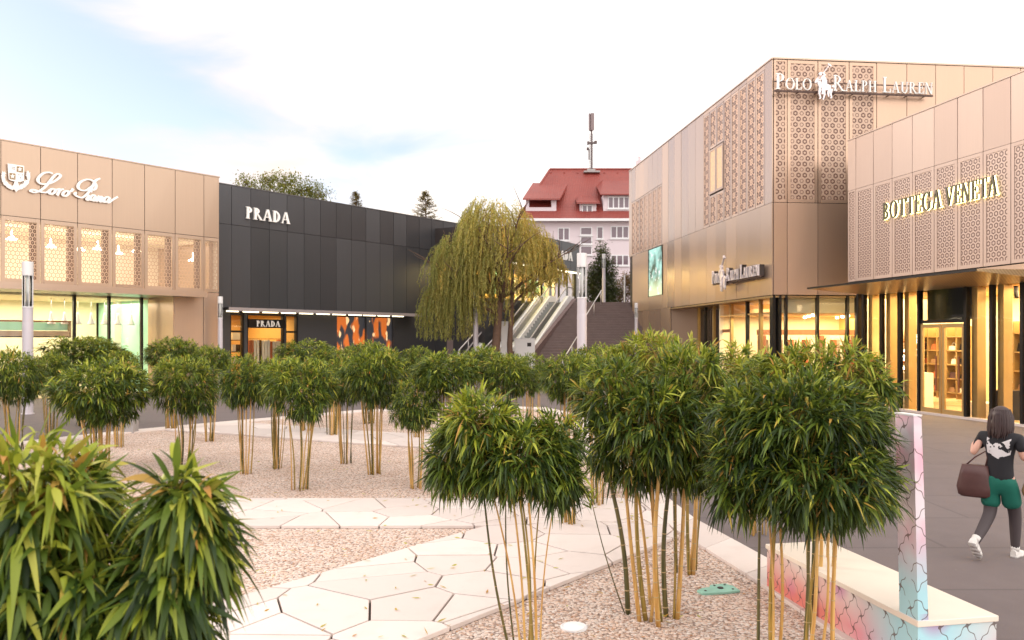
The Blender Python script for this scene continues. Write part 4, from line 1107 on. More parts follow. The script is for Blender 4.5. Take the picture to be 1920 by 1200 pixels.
# doorway
a0, a1 = mu[4] + .06, mu[5] - .06
m = MB(); m.box(a0, a1, yg - .02, yg + .05, 2.95, 3.05); o = m.build('door_transom', M['mull'], b)
m = MB(); m.add([(a0, yg, 3.05), (a1, yg, 3.05), (a1, yg, 4.12), (a0, yg, 4.12)], [(0, 1, 2, 3)]); m.build('transom_pane', M['glassdark'], o)
m = MB(); m.box(a0, a1, .25, .3, 3.05, 4.12); m.build('transom_backing', plain('dark_green_backing', (.03, .035, .03), .4), o)
for (p0, p1) in ((a0 + .02, (a0 + a1) / 2 - .02), ((a0 + a1) / 2 + .02, a1 - .02)):
    m = MB(); f_ = .09
    m.box(p0, p0 + f_, yg - .02, yg + .05, .02, 2.92); m.box(p1 - f_, p1, yg - .02, yg + .05, .02, 2.92); m.box(p0 + f_, p1 - f_, yg - .02, yg + .05, 2.8, 2.92); m.box(p0 + f_, p1 - f_, yg - .02, yg + .05, .02, .22)
    d = m.build('door', M['gold'], b)
    m = MB(); m.add([(p0 + f_, yg + .015, .22), (p1 - f_, yg + .015, .22), (p1 - f_, yg + .015, 2.8), (p0 + f_, yg + .015, 2.8)], [(0, 1, 2, 3)]); m.build('pane', M['glass'], d)
    m = MB(); m.box(p1 - .16, p1 - .12, yg - .10, yg - .06, .8, 1.9); m.build('handle', M['wood'], d)
m = MB(); m.box(.1, us[-1], 4.6, 4.7, 0, 4.2, 0); m.box(.1, us[-1], .0, 4.6, -.02, .035, 1); m.box(.1, us[-1], .3, 4.6, 4.0, 4.08, 2)
m.box(.05, .12, .3, 4.6, 0, 4.1, 0); m.build('shop_interior', [M['cream'], M['floor'], M['amber']], b)
m = MB(); m.box(.1, us[-1], -.12, .12, 0, .07); m.build('threshold', M['stone'], b)
# shelving
rr = random.Random(12)
def shelf(u0, u1, y, zs, nup, par, label=None):
    m = MB(); m.box(u0, u1, y + .38, y + .40, .3, zs[-1] + .45, 1)
    for z in zs: m.box(u0, u1, y, y + .38, z, z + .04, 0)
    for k in range(nup + 1): u = u0 + (u1 - u0) * k / nup; m.box(u - .02, u + .02, y, y + .38, .3, zs[-1] + .4, 0)
    o = m.build('shelving', [M['gold'], M['cream']], par)
    for z in zs[:-1]:
        for k in range(nup):
            u = u0 + (u1 - u0) * (k + .3 + .3 * rr.random()) / nup
            m = MB(); w = rr.uniform(.10, .2); h = rr.uniform(.14, .26); m.prism([(u - w, y + .08), (u + w, y + .08), (u + w, y + .26), (u - w, y + .26)], z + .045, z + .045 + h, 0, inset=.2)
            m.tube([(u + w * .55 * cos(q), y + .17, z + .045 + h + .12 * sin(q)) for q in [pi * j / 6 for j in range(7)]], .01, 5)
            m.build('handbag', rr.choice([M['bagbrown'], M['bagtan'], M['dresswhite'], M['dressred'], M['mull']]), o)
shelf(F.u(1722, 2.6), F.u(1812, 2.6), 2.6, (.5, 1.0, 1.5, 2.0, 2.5), 5, b)
shelf(F.u(1876, 2.2), F.u(1925, 2.2), 2.2, (.8, 1.4, 2.0, 2.6), 2, b)
shelf(F.u(1660, 2.2), F.u(1716, 2.2), 2.2, (.9, 1.4, 1.9, 2.4), 3, b)
m = MB(); m.box(F.u(1688, 1.0), F.u(1722, 1.0), .9, 1.6, .03, 1.25, 0); m.box(F.u(1815, .9), F.u(1856, .9), .8, 1.5, .03, .45, 0); m.box(F.u(1878, .9), F.u(1905, .9), .6, 1.2, .03, .9, 1)
m.build('display_plinth', [M['dresswhite'], M['mull']], b)
m = MB()
for k in range(60):
    u = F.u(rr.uniform(1690, 1722), 1.2); z = rr.uniform(1.3, 2.6); m.box(u, u + rr.uniform(.05, .3), 1.1, 1.25, z, z + rr.uniform(.02, .1), rr.choice((0, 1, 2)))
m.build('window_display', [M['dressred'], M['lamp'], M['dresswhite']], b)
for k in range(14):
    m = MB(); m.lathe([(.05, 3.86), (.05, 3.99)], 8, .7 + k * .75, .9 + (k * 7 % 5) * .5); m.build('ceiling_spot', M['spot'], b)
for px in (1875, 1883, 1893, 1905, 1702, 1710, 1718, 1668):
    u = F.u(px, .8); m = MB(); m.tube([(u, .8, 4.0), (u, .8, 3.85), (u + .08, .75, 3.66)], .06, 8); m.build('track_light', M['mull'], b)
arealight(F, 5, 2.2, 3.95, 11, 3.2, 620, (1, .76, .42))
t = F.thing('backlit_sign', 'dark metal serif capitals with pale glowing sides on rose panels', 'sign')
ua, ub = F.u(1657, -.1), F.u(1872, -.1); zb = 6.60
f = (ub - ua)
edge = emis('letter_side_glow', (1, .93, .5), 1.5)
for wd, a_, b_ in (('BOTTEGA', 0, .555), ('VENETA', .595, 1.0)):
    text(t, wd, ua + f * a_, ua + f * b_, zb, .58, -.16, .05, plain('dark_letter_face', (.06, .05, .03), .4, .3), th=.15, tn=.055, gap=.14)
    text(t, wd, ua + f * a_, ua + f * b_, zb, .58, -.105, .05, edge, th=.15, tn=.055, gap=.14, name='letter_edge')

# ================================================================ WHITE HOUSE WITH RED ROOF
YH = 84.0
t = thing('white_house', 'pinkish white three storey house with red tiled roof and dormers', 'building', (0, 0, 0))
def HX(px, y=YH): return (px - 960) / FP * y
def HZ(py, y=YH): return H + (HY - py) / FP * y
x0, x1 = HX(982), HX(1290); ze = HZ(410)
m = MB(); m.box(x0, x1, YH, YH + 13, 0, ze); m.build('wall', M['plaster'], t)
zr = HZ(318, YH + 6.5); xr0 = HX(1031, YH + 6.5)
m = MB(); ov = .7
zE = ze - .1
A = (x0 - ov, YH - ov, zE); B = (x1, YH - ov, zE); Cc = (x1, YH + 13 + ov, zE); D = (x0 - ov, YH + 13 + ov, zE); R0 = (xr0, YH + 6.5, zr); R1 = (x1, YH + 6.5, zr)
m.add([A, B, R1, R0], [(0, 1, 2, 3)]); m.add([D, A, R0], [(0, 1, 2)]); m.add([Cc, D, R0, R1], [(0, 1, 2, 3)]); roof = m.build('roof', M['tile'], t)
m = MB(); m.box(x0 - ov - .05, x1, YH - ov - .12, YH - ov + .05, zE - .25, zE + .02); m.box(x0 - .3, x1, YH - ov, YH - .01, zE - .12, zE - .08); m.build('gutter', M['white'], t)
m = MB(); m.tube([(xr0, YH + 6.5, zr + .05), (x1, YH + 6.5, zr + .05)], .12, 6); m.tube([A, R0], .12, 6)
for k in range(9): m.box(xr0 + k * 1.5, xr0 + k * 1.5 + .18, YH + 5.9, YH + 6.05, zr - .75, zr - .45)
m.build('ridge_tiles', M['tile'], roof)
def win(px0, px1, py0, py1, n, yy, par=t, glassm=None):
    xa, xb, za, zb = HX(px0, yy), HX(px1, yy), HZ(py1, yy), HZ(py0, yy); m = MB(); f_ = .09
    m.box(xa, xa + f_, yy - .05, yy + .02, za, zb); m.box(xb - f_, xb, yy - .05, yy + .02, za, zb); m.box(xa + f_, xb - f_, yy - .05, yy + .02, zb - f_, zb); m.box(xa + f_, xb - f_, yy - .05, yy + .02, za, za + f_)
    for k in range(1, n): x = xa + (xb - xa) * k / n; m.box(x - .06, x + .06, yy - .05, yy + .02, za + f_, zb - f_)
    w = m.build('window', M['white'], par)
    m = MB(); m.box(xa + f_, xb - f_, yy - .03, yy - .012, za + f_, zb - f_); m.build('pane', M['housepane'], w)
    m = MB(); m.box(xa - .1, xb + .1, yy - .14, yy - .0, za - .12, za - .02); m.build('sill', M['white'], w)
mm, tt_, bb = newmat('house_window_glass'); bb.inputs['Base Color'].default_value = (.16, .11, .13, 1); bb.inputs['Roughness'].default_value = .08; M['housepane'] = mm
win(1046, 1068, 427, 451, 2, YH); win(1088, 1110, 426, 441, 1, YH); win(1088, 1110, 443, 458, 1, YH); win(1088, 1110, 461, 478, 1, YH)
win(1119, 1131, 425, 448, 1, YH); win(1145, 1179, 424, 447, 3, YH); win(1145, 1179, 478, 498, 3, YH); win(1040, 1062, 480, 500, 2, YH)
def dormer(pxa, pxb, py_base, py_eave, py_back, n, label, win_rect, loggia=False, skew=0):
    yd = YH + .35
    xa, xb = HX(pxa, yd), HX(pxb, yd); zb = HZ(py_base, yd); zt = HZ(py_eave, yd)
    ybk = YH + 4.6; zk = HZ(py_back, ybk)
    m = MB(); m.box(xa, xb, yd, yd + 3.5, zb, zt) if not loggia else None
    if loggia:
        m.box(xa, xa + .35, yd, yd + 3.5, zb, zt); m.box(xb - .5, xb, yd, yd + 3.5, zb, zt); m.box(xa + .35, xb - .5, yd, yd + .2, zb, zb + .75); m.box(xa + .35, xb - .5, yd + 1.8, yd + 2, zb, zt)
    d = m.build('dormer', M['plaster'], t)
    o = .35; m = MB()
    m.add([(xa - o, yd - .5, zt + .0), (xb + o, yd - .5, zt), (xb + o + skew, ybk, zk), (xa - o + skew + (.8 if not skew else 0), ybk, zk), (xa - o, yd - .5, zt - .14), (xb + o, yd - .5, zt - .14), (xb + o + skew, ybk, zk - .5), (xa - o + skew, ybk, zk - .5)],
          [(0, 1, 2, 3), (4, 7, 6, 5), (0, 4, 5, 1), (1, 5, 6, 2), (0, 3, 7, 4)])
    m.build('dormer_roof', M['tile'], d)
    if win_rect: win(*win_rect, n, yd - .01, d)
dormer(1087, 1118, 402, 381, 358, 2, '', (1091, 1111, 384, 398)); dormer(1131, 1200, 397, 365, 338, 4, '', (1140, 1180, 369, 391))
dormer(986, 1043, 402, 374, 343, 0, '', None, True, 1.2)
m = MB(); xc, zc = HX(1199, 90), HZ(312, 90); m.box(xc - .35, xc + .35, 89.6, 90.4, zc - 2, zc + .6); m.tube([(xc, 90, zc + .6), (xc, 90, zc + 1.1)], .16, 8); m.build('chimney', M['plaster'], t)
# antenna mast
t = thing('antenna_mast', 'dark mobile phone mast with tall panel antennas on the red roof', 'antenna', (HX(1109, 90.2), 90.2, zr - .4))
zz = lambda py: HZ(py, 90.2) - (zr - .4)
m = MB(); m.tube([(0, 0, 0), (0, 0, zz(216))], .09, 8)
for s_ in (-1, 1): m.tube([(.17 * s_, .15, 0), (.17 * s_, .15, zz(250))], .03, 5)
for k in range(18): z = zz(318) + k * .22; m.tube([(-.17, .15, z), (.17, .15, z + .2)], .018, 4)
m.build('pole', M['antd'] if 'antd' in M else M.setdefault('antd', plain('dark_steel', (.10, .07, .07), .5, .4)), t)
for dx, w, dy in ((-.22, .10, -.05), (.1, .19, -.16), (.0, .16, .25)):
    m = MB(); m.box(dx - w, dx + w, dy - .1, dy + .1, zz(245), zz(213)); m.build('panel_antenna', plain('antenna_cover', (.22, .16, .16), .5), t, bevel=.03)
m = MB(); m.box(-.45, .5, -.2, .0, zz(270), zz(267)); m.box(-.5, -.3, -.3, -.05, zz(272), zz(266)); m.box(.3, .6, -.3, -.05, zz(270), zz(265)); m.box(-.55, -.3, -.2, 0, zz(282), zz(277)); m.box(-.35, -.25, -.2, 0, zz(300), zz(280)); m.build('radio_unit', M['antd'], t)
m = MB(); m.box(-.9, .9, -.7, .5, zz(325), zz(322)); m.box(-.5, .4, -.4, .2, zz(322), zz(318)); m.build('platform', M['concrete'], t)

# ================================================================ FOLIAGE
def nrm(a): return a / np.maximum(np.linalg.norm(a, axis=-1, keepdims=True), 1e-9)
def leaves(name, P, D, Ln, Wd, droop, tint, mat, parent, nseg=3, fold=.25, prof='bamboo', extra=None):
    """many single leaves as one crown mesh; each leaf is a folded, drooping blade"""
    n = len(P); D = nrm(D)
    up = np.array([0, 0, 1.0]) + rng.normal(0, .35, (n, 3))
    S = nrm(np.cross(D, up)); Nn = np.cross(S, D)
    ts = np.linspace(0, 1, nseg + 1)
    if prof == 'bamboo': w = np.array([.10] + [math.sin(pi * min(1, (t ** .62))) ** .8 * 1.0 for t in ts[1:-1]] + [.02])
    else: w = np.array([.15] + [math.sin(pi * t) for t in ts[1:-1]] + [.05])
    three = fold > 0; c = 3 if three else 2
    V = np.zeros((n, nseg + 1, c, 3))
    for i, t in enumerate(ts):
        cen = P + D * (Ln * t)[:, None] + np.array([0, 0, -1.0]) * (droop * Ln * t * t)[:, None]
        hw = (Wd * w[i] / 2)[:, None]
        V[:, i, 0] = cen - S * hw + (Nn * hw * fold if three else 0)
        if three: V[:, i, 1] = cen
        V[:, i, c - 1] = cen + S * hw + (Nn * hw * fold if three else 0)
    V = V.reshape(-1, 3); per = (nseg + 1) * c
    q = []
    for i in range(nseg):
        for j in range(c - 1):
            a = i * c + j; q.append((a, a + 1, a + c + 1, a + c))
    q = np.array(q); Fq = (q[None] + (np.arange(n) * per)[:, None, None]).reshape(-1, 4)
    T = np.repeat(tint, len(q))
    nv = len(V); mi = np.zeros(len(Fq), int); mats = [mat]
    if extra is not None:       # twigs share the mesh
        ev = np.array(extra.v); V = np.vstack([V, ev]); ef = [tuple(i + nv for i in f) for f in extra.f]
    me = bpy.data.meshes.new(name)
    if extra is not None:
        allf = Fq.tolist() + [list(f) for f in ef]
        tot = np.array([len(f) for f in allf]); loops = np.array([i for f in allf for i in f]); T = np.concatenate([T, np.full(len(ef), .5)])
        mi = np.concatenate([mi, np.ones(len(ef), int)]); mats.append(M['culmo'])
    else: tot = np.full(len(Fq), 4); loops = Fq.ravel()
    me.vertices.add(len(V)); me.vertices.foreach_set('co', V.ravel())
    me.loops.add(len(loops)); me.loops.foreach_set('vertex_index', loops.astype(np.int32))
    me.polygons.add(len(tot)); st = np.concatenate([[0], np.cumsum(tot)[:-1]])
    me.polygons.foreach_set('loop_start', st.astype(np.int32)); me.polygons.foreach_set('loop_total', tot.astype(np.int32))
    for m_ in mats: me.materials.append(m_)
    me.polygons.foreach_set('material_index', mi.astype(np.int32))
    me.update(calc_edges=True)
    a = me.attributes.new('tint', 'FLOAT', 'FACE'); a.data.foreach_set('value', T.astype(np.float32))
    o = bpy.data.objects.new(name, me); C.objects.link(o)
    if parent: o.parent = parent
    return o

def lobes_points(lobes, n, shell=(.74, 1.0)):
    """points and outward normals spread over a union of ellipsoids"""
    vol = np.array([l[3] * l[4] + l[4] * l[5] + l[3] * l[5] for l in lobes]); vol = vol / vol.sum()
    Pts, Ns = [], []
    L_ = np.array(lobes)
    while len(Pts) < n:
        k = rng.choice(len(lobes), p=vol); l = L_[k]
        d = nrm(rng.normal(0, 1, 3)); r = rng.uniform(*shell) if rng.random() < .78 else rng.uniform(.25, .8)
        p = l[:3] + d * l[3:] * r
        inside = False
        for j in range(len(L_)):
            if j != k and np.sum(((p - L_[j][:3]) / L_[j][3:]) ** 2) < .55 * r: inside = True; break
        if inside and rng.random() < .8: continue
        Pts.append(p); Ns.append(nrm(d / l[3:]))
    return np.array(Pts), np.array(Ns)

def bamboo_crown(name, lobes, ntuft, per, LL_, WW_, parent, nseg=3, fold=.3, twigs=True, young_lit=.55, droopk=.34, down=0):
    P0, N0 = lobes_points(lobes, ntuft)
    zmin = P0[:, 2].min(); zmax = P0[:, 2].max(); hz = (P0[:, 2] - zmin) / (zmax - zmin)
    P, D, T, Ln, W_, Dr = [], [], [], [], [], []
    tw = MB()
    cen = np.array([np.mean([l[0] for l in lobes]), np.mean([l[1] for l in lobes]), 0])
    for i in range(ntuft):
        p, nn = P0[i], N0[i]
        ax = nn * .95 + np.array([0, 0, .5 * hz[i] - .30 - down * (1 - hz[i])]) + rng.normal(0, .36, 3); ax = nrm(ax)
        k = int(rng.integers(per - 3, per + 4)); tl = LL_ * rng.uniform(.5, 1.1)
        tt = np.clip(rng.normal(.20 + .52 * hz[i] ** 1.7 * young_lit + .08 * young_lit, .12), 0, .84)  # yellower upward, darker below: young growth plus top light painted into the tint
        for j in range(k):
            f = j / k; spread = .5 + .6 * (1 - f)
            d = ax + rng.normal(0, 1, 3) * spread * .62; d[2] -= .05
            P.append(p + ax * tl * (f * .8 - .5) + rng.normal(0, .012, 3)); D.append(d)
            s = rng.uniform(.62, 1.15); Ln.append(LL_ * s); W_.append(WW_ * rng.uniform(.75, 1.15) * (.6 + .4 * s))
            x = tt + rng.normal(0, .16)
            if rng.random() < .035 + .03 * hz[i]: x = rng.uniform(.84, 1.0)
            T.append(min(1, max(0, x))); Dr.append(rng.uniform(.02, droopk * 2))
        if twigs and i % 2 == 0:
            root = cen * .4 + p * .6; root[2] = p[2] - .22 * (1 if hz[i] > .25 else -.6)
            a = p - ax * tl * .5
            tw.tube([root, (root + a) / 2 + rng.normal(0, .015, 3), a, p + ax * tl * .35], [.006, .004, .003, .0015], 4, caps=False)
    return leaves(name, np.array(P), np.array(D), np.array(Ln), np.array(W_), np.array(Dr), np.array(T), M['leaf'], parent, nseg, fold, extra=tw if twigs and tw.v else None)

def culm(parent, x0, y0, x1, y1, h, r, kind, bendx=0, seg=.17, sides=8):
    m = MB(); pts = []; rad = []; n = max(5, int(h / .12))
    def at(f): return Vector((x0 + (x1 - x0) * f + bendx * sin(pi * f), y0 + (y1 - y0) * f, h * f))
    ks = [i / n for i in range(n + 1)]
    m.tube([at(f) for f in ks], [r * (1 - .35 * f) for f in ks], sides, 0)
    z = .05 + random.random() * .05
    while z < h:
        f = z / h; d = (at(min(1, f + .01)) - at(max(0, f - .01))).normalized(); c = at(f); rr_ = r * (1 - .35 * f)
        m.tube([c - d * rr_ * .24, c - d * rr_ * .08, c + d * rr_ * .08, c + d * rr_ * .24], [rr_ * 1.01, rr_ * 1.16, rr_ * 1.12, rr_ * 1.01], sides, 1, caps=False)
        z += seg * random.uniform(.7, 1.25)
    return m.build('culm', [M[kind], M['node']], parent, smooth=True)

def blob(cx, cz, rx, rz, Y, ry=None, cy=0):   # lobe from its picture position at depth Y, relative to clump centre X0
    return (cx, cz, rx, rz, Y, ry, cy)
def bamboo_near(label, X0, Y0, lobes, ntuft, culms, LL_=.145, WW_=.0195, per=11, nseg=4, young_lit=.55, down=0, group='clipped bamboo clumps in the gravel garden'):
    t = thing('bamboo_clump', label, 'bamboo', (X0, Y0, 0), 0, group)
    bamboo_crown('crown', lobes, ntuft, per, LL_, WW_, t, nseg=nseg, young_lit=young_lit, down=down, droopk=.34 + .3 * down)
    for c in culms: culm(t, *c)
    return t
def px2(px, Y): return (px - 960) / FP * Y
def pz2(py, Y): return H + (HY - py) / FP * Y
def lob(px, py, rpx, rpy, Y, X0, dy=0, ry=None):
    rx = rpx / FP * Y; return (px2(px, Y) - X0, dy, pz2(py, Y), rx, ry or rx * .9, rpy / FP * Y)

KK = ['culmg', 'culmg', 'culmo', 'culmd', 'culmg', 'culmo']
def culmset(X0, Y, specs, htop, r=.017, sy=.25):
    """specs: (px at ground, px at crown underside) pairs; ground row taken from depth"""
    out = []
    for i, (a, c, rr_) in enumerate(specs):
        y = random.uniform(-sy, sy)
        out.append((px2(a, Y) - X0, y, px2(c, Y) - X0, y + random.uniform(-.1, .1), htop, rr_, KK[(i * 7 + 3) % 6], random.uniform(-.05, .05)))
    return out

# --- foreground pair, big soft leaves
Y = 2.35; X0 = px2(70, Y)
bamboo_near('huge close bamboo at the left edge with yellow green top leaves', X0, Y,
    [lob(35, 930, 150, 95, Y, X0), lob(105, 965, 70, 75, Y, X0, .1), lob(60, 1090, 215, 130, Y, X0, .05), lob(180, 1180, 130, 120, Y, X0), lob(20, 1250, 200, 150, Y, X0)],
    520, [(-.2, .1, -.1, .1, 1.7, .012, 'culmo', 0), (.05, 0, .1, 0, 1.8, .012, 'culmg', .01), (.2, .1, .2, .1, 1.6, .01, 'culmo', 0), (-.05, -.1, -.1, -.05, 1.8, .012, 'culmg', 0)],
    LL_=.14, WW_=.024, per=11, nseg=6, young_lit=.8, down=.9, group='bamboos closest to the camera')
Y = 2.25; X0 = px2(330, Y)
bamboo_near('close bamboo lobe with drooping dark leaves beside the huge edge bamboo', X0, Y,
    [lob(350, 938, 44, 50, Y, X0), lob(345, 1010, 50, 60, Y, X0, .05), lob(300, 1110, 68, 75, Y, X0), lob(285, 1210, 80, 70, Y, X0, .05)],
    250, [(-.05, .1, -.02, .1, 1.85, .010, 'culmo', 0), (.04, 0, .02, 0, 1.9, .010, 'culmg', .01), (.0, .1, .02, .1, 1.6, .01, 'culmo', 0)],
    LL_=.135, WW_=.023, per=11, nseg=6, young_lit=.7, down=.9, group='bamboos closest to the camera')
# --- the three large clumps right of the path
Y = 6.1; X0 = px2(965, Y)
bamboo_near('light green bamboo on thin leaning culms between the pale path and gravel', X0, Y,
    [lob(895, 800, 75, 58, Y, X0), lob(860, 865, 62, 55, Y, X0, .1), lob(965, 860, 85, 65, Y, X0, -.05), lob(1040, 830, 50, 50, Y, X0, .1), lob(1045, 900, 45, 40, Y, X0)],
    760, culmset(X0, Y, [(957, 907, .011), (985, 962, .010), (1000, 975, .012), (978, 925, .009), (1004, 990, .011), (1008, 1015, .008), (965, 948, .008), (1012, 1042, .007), (990, 978, .010)], 1.25), young_lit=.75)
Y = 7.0; X0 = px2(1205, Y)
bamboo_near('tall mid bamboo on thick golden culms in the bare gravel', X0, Y,
    [lob(1150, 745, 72, 68, Y, X0, .1), lob(1225, 790, 92, 80, Y, X0, -.15), lob(1300, 735, 75, 80, Y, X0, .15), lob(1200, 860, 75, 48, Y, X0), lob(1290, 850, 75, 62, Y, X0), lob(1135, 835, 40, 50, Y, X0), lob(1345, 790, 45, 60, Y, X0, .2)],
    1080, culmset(X0, Y, [(1180, 1140, .024), (1196, 1170, .020), (1208, 1188, .023), (1232, 1200, .016), (1226, 1224, .022), (1236, 1236, .015), (1250, 1262, .024), (1268, 1285, .021), (1262, 1268, .012), (1216, 1214, .015), (1244, 1228, .013)], 1.3, sy=.35))
Y = 8.5; X0 = px2(1285, Y)
bamboo_near('bamboo just behind the golden culms with a spiky pale green top', X0, Y,
    [lob(1240, 660, 72, 36, Y, X0), lob(1320, 690, 80, 42, Y, X0, .1), lob(1180, 700, 70, 50, Y, X0, .1), lob(1390, 690, 60, 44, Y, X0, .1), lob(1290, 780, 100, 60, Y, X0)],
    560, culmset(X0, Y, [(1262, 1255, .02), (1274, 1275, .022), (1283, 1290, .02), (1290, 1300, .024), (1296, 1302, .02), (1302, 1325, .008), (1306, 1332, .008)], 1.4), young_lit=1.0)
Y = 5.6; X0 = px2(1505, Y)
bamboo_near('dense dark green bamboo beside the painted bench and pillar', X0, Y,
    [lob(1500, 780, 130, 75, Y, X0), lob(1420, 850, 82, 80, Y, X0, .05), lob(1585, 820, 92, 85, Y, X0, .1), lob(1510, 890, 125, 80, Y, X0, -.15), lob(1610, 900, 68, 62, Y, X0), lob(1385, 890, 55, 70, Y, X0), lob(1410, 780, 60, 55, Y, X0, .15)],
    1250, culmset(X0, Y, [(1437, 1442, .014), (1452, 1448, .010), (1463, 1460, .021), (1470, 1468, .014), (1487, 1516, .016), (1499, 1524, .014), (1512, 1526, .015), (1519, 1545, .012), (1545, 1535, .017), (1563, 1567, .019)], 1.15, sy=.2), young_lit=.35)
Y = 7.2; X0 = px2(1540, Y)
bamboo_near('bamboo whose pale top shows above the dense dark clump', X0, Y,
    [lob(1490, 700, 82, 46, Y, X0), lob(1570, 690, 85, 48, Y, X0, .1), lob(1635, 725, 45, 50, Y, X0), lob(1420, 715, 50, 50, Y, X0), lob(1540, 780, 110, 60, Y, X0)],
    560, culmset(X0, Y, [(1500, 1498, .018), (1520, 1522, .02), (1540, 1545, .018), (1560, 1566, .016)], 1.5), young_lit=.9)
# thin lone shoot with a few leaves
t = thing('bamboo_shoot', 'thin lone bamboo shoot leaning at the gravel edge beside the pale slabs', 'bamboo', (px2(1172, 7.1), 7.1, 0))
culm(t, 0, 0, -.30, .0, 1.02, .006, 'culmd', -.02)
n = 16; PP = np.array([[-.30 + rng.normal(0, .02), rng.normal(0, .02), 1.02 - rng.uniform(-.06, .10)] for _ in range(n)]); DD = rng.normal(0, .5, (n, 3)) + np.array([0, 0, .9])
leaves('shoot_leaves', PP, DD, np.full(n, .13), np.full(n, .02), np.full(n, .3), rng.uniform(.3, .8, n), M['leaf'], t, 3)

# --- mid and far clumps: five crown shapes shared by copies
protos = []
def std_lobes(k):
    r = random.Random(40 + k); out = [(0, 0, .0, .54, .54, .47)]
    for j in range(5 + k % 2):
        a = j * 2 * pi / (5 + k % 2) + r.uniform(-.3, .3); out.append((.33 * cos(a), .33 * sin(a), r.uniform(-.2, .2), r.uniform(.24, .30), r.uniform(.24, .30), r.uniform(.24, .32)))
    return out
for k in range(5):
    t = thing('bamboo_clump', '', 'bamboo', (0, 0, 0), 0, 'clipped bamboo clumps in the gravel garden')
    bamboo_crown('crown', std_lobes(k), 640, 10, .125, .020, t, nseg=3, young_lit=.7, twigs=False)
    rr = random.Random(60 + k); cl = []
    for j in range(11):
        a = rr.uniform(0, 6.28); q = rr.uniform(.05, .2); q2 = q + rr.uniform(0, .18)
        culm(t, q * cos(a), q * sin(a), q2 * cos(a), q2 * sin(a), 1.35, rr.uniform(.012, .024), rr.choice(KK), rr.uniform(-.06, .06), sides=6)
    protos.append(t)
mids = [  # crown centre px, top row, bottom row, half width px, depth, label
 (563, 653, 800, 82, 12.9, 'nearest of the middle bamboos, round crown on golden culms by the pale path'),
 (705, 634, 775, 68, 14.4, 'round bamboo with thick spaced culms standing right of the nearest middle bamboo'),
 (648, 655, 765, 46, 15.6, 'bamboo with a tight bundle of dark culms left of the spaced culms'),
 (518, 655, 765, 44, 15.0, 'small bamboo crown touching the left side of the nearest middle bamboo'),
 (460, 650, 770, 54, 14.4, 'bamboo with brown culms behind the tip of the close bamboo lobe'),
 (347, 652, 790, 68, 15.3, 'round bamboo above the close lobe, its culms splayed in the gravel'),
 (190, 656, 810, 104, 14.6, 'widest middle bamboo with a broad flattened crown at left'),
 (28, 640, 765, 62, 17.5, 'bamboo cut by the left edge of the picture under the grey lamp post'),
 (835, 645, 750, 72, 13.2, 'flat topped bamboo just behind the light green leaning bamboo'),
 (780, 692, 812, 52, 13.0, 'low dark bamboo tuft hanging left of the light green leaning bamboo'),
 (955, 650, 752, 60, 13.4, 'bamboo filling the gap behind the light green bamboo under the escalators'),
 (1068, 645, 765, 66, 10.4, 'bamboo left of the tall mid bamboo, below the thick lamp post'),
 (1120, 632, 730, 62, 11.6, 'bamboo with a ragged top to the right of the thick lamp post'),
 (905, 638, 720, 52, 17.5, 'small far bamboo below the thin lamp post by the willow'),
 (1000, 652, 735, 45, 15.5, 'far bamboo directly below the white escalator cabinet'),
 (165, 622, 700, 82, 22.5, 'far wide bamboo in front of the bright lamp hung shop window'),
 (322, 624, 700, 58, 21.5, 'far bamboo at the right end of the left bronze shop'),
 (575, 628, 700, 58, 21.0, 'far bamboo in front of the shop door with the black sign board'),
 (690, 632, 700, 55, 23.0, 'far bamboo in front of the orange backlit pictures'),
 (785, 640, 710, 40, 19.5, 'far bamboo at the right end of the black shop canopy'),
 (225, 648, 720, 42, 18.0, 'bamboo tucked behind the right shoulder of the widest bamboo'),
 (392, 638, 715, 44, 19.0, 'bamboo in front of the joint between bronze and black shops'),
 (622, 644, 712, 52, 20.0, 'bamboo behind the tight dark culm bundle'),
 (95, 650, 740, 46, 19.0, 'bamboo between the left edge bamboo and the widest bamboo'),
 (1185, 655, 740, 60, 12.5, 'bamboo behind the spiky pale top, below the stair rails'),
 (1420, 655, 740, 55, 10.0, 'bamboo peeping out in front of the corner shop entrance'),
]
used = set()
for i, (px, pt, pb, hw, Y, lab) in enumerate(mids):
    pr = protos[i % 5]
    if i < 5: t = pr
    else:
        t = pr.copy(); C.objects.link(t)
        for ch in list(pr.children):
            c = ch.copy(); C.objects.link(c); c.parent = t
    zt, zb_ = pz2(pt, Y), pz2(pb, Y); rx = hw / FP * Y
    t.location = (px2(px, Y), Y, 0); t.rotation_euler = (0, 0, i * 1.37)
    sxy = rx / .66 * (.94 + .12 * random.random()); sz = (zt - zb_ - .06) / 1.12
    t['label'] = lab; t['category'] = 'bamboo'; t['group'] = 'clipped bamboo clumps in the gravel garden'
    for ch in t.children:
        if ch.name.startswith('crown'):
            ch.location = (0, 0, (zt + zb_) / 2 - .02); ch.scale = (sxy, sxy, sz)
        else: ch.scale = (max(.6, sxy * .8), max(.6, sxy * .8), (zb_ + .25) / 1.35)

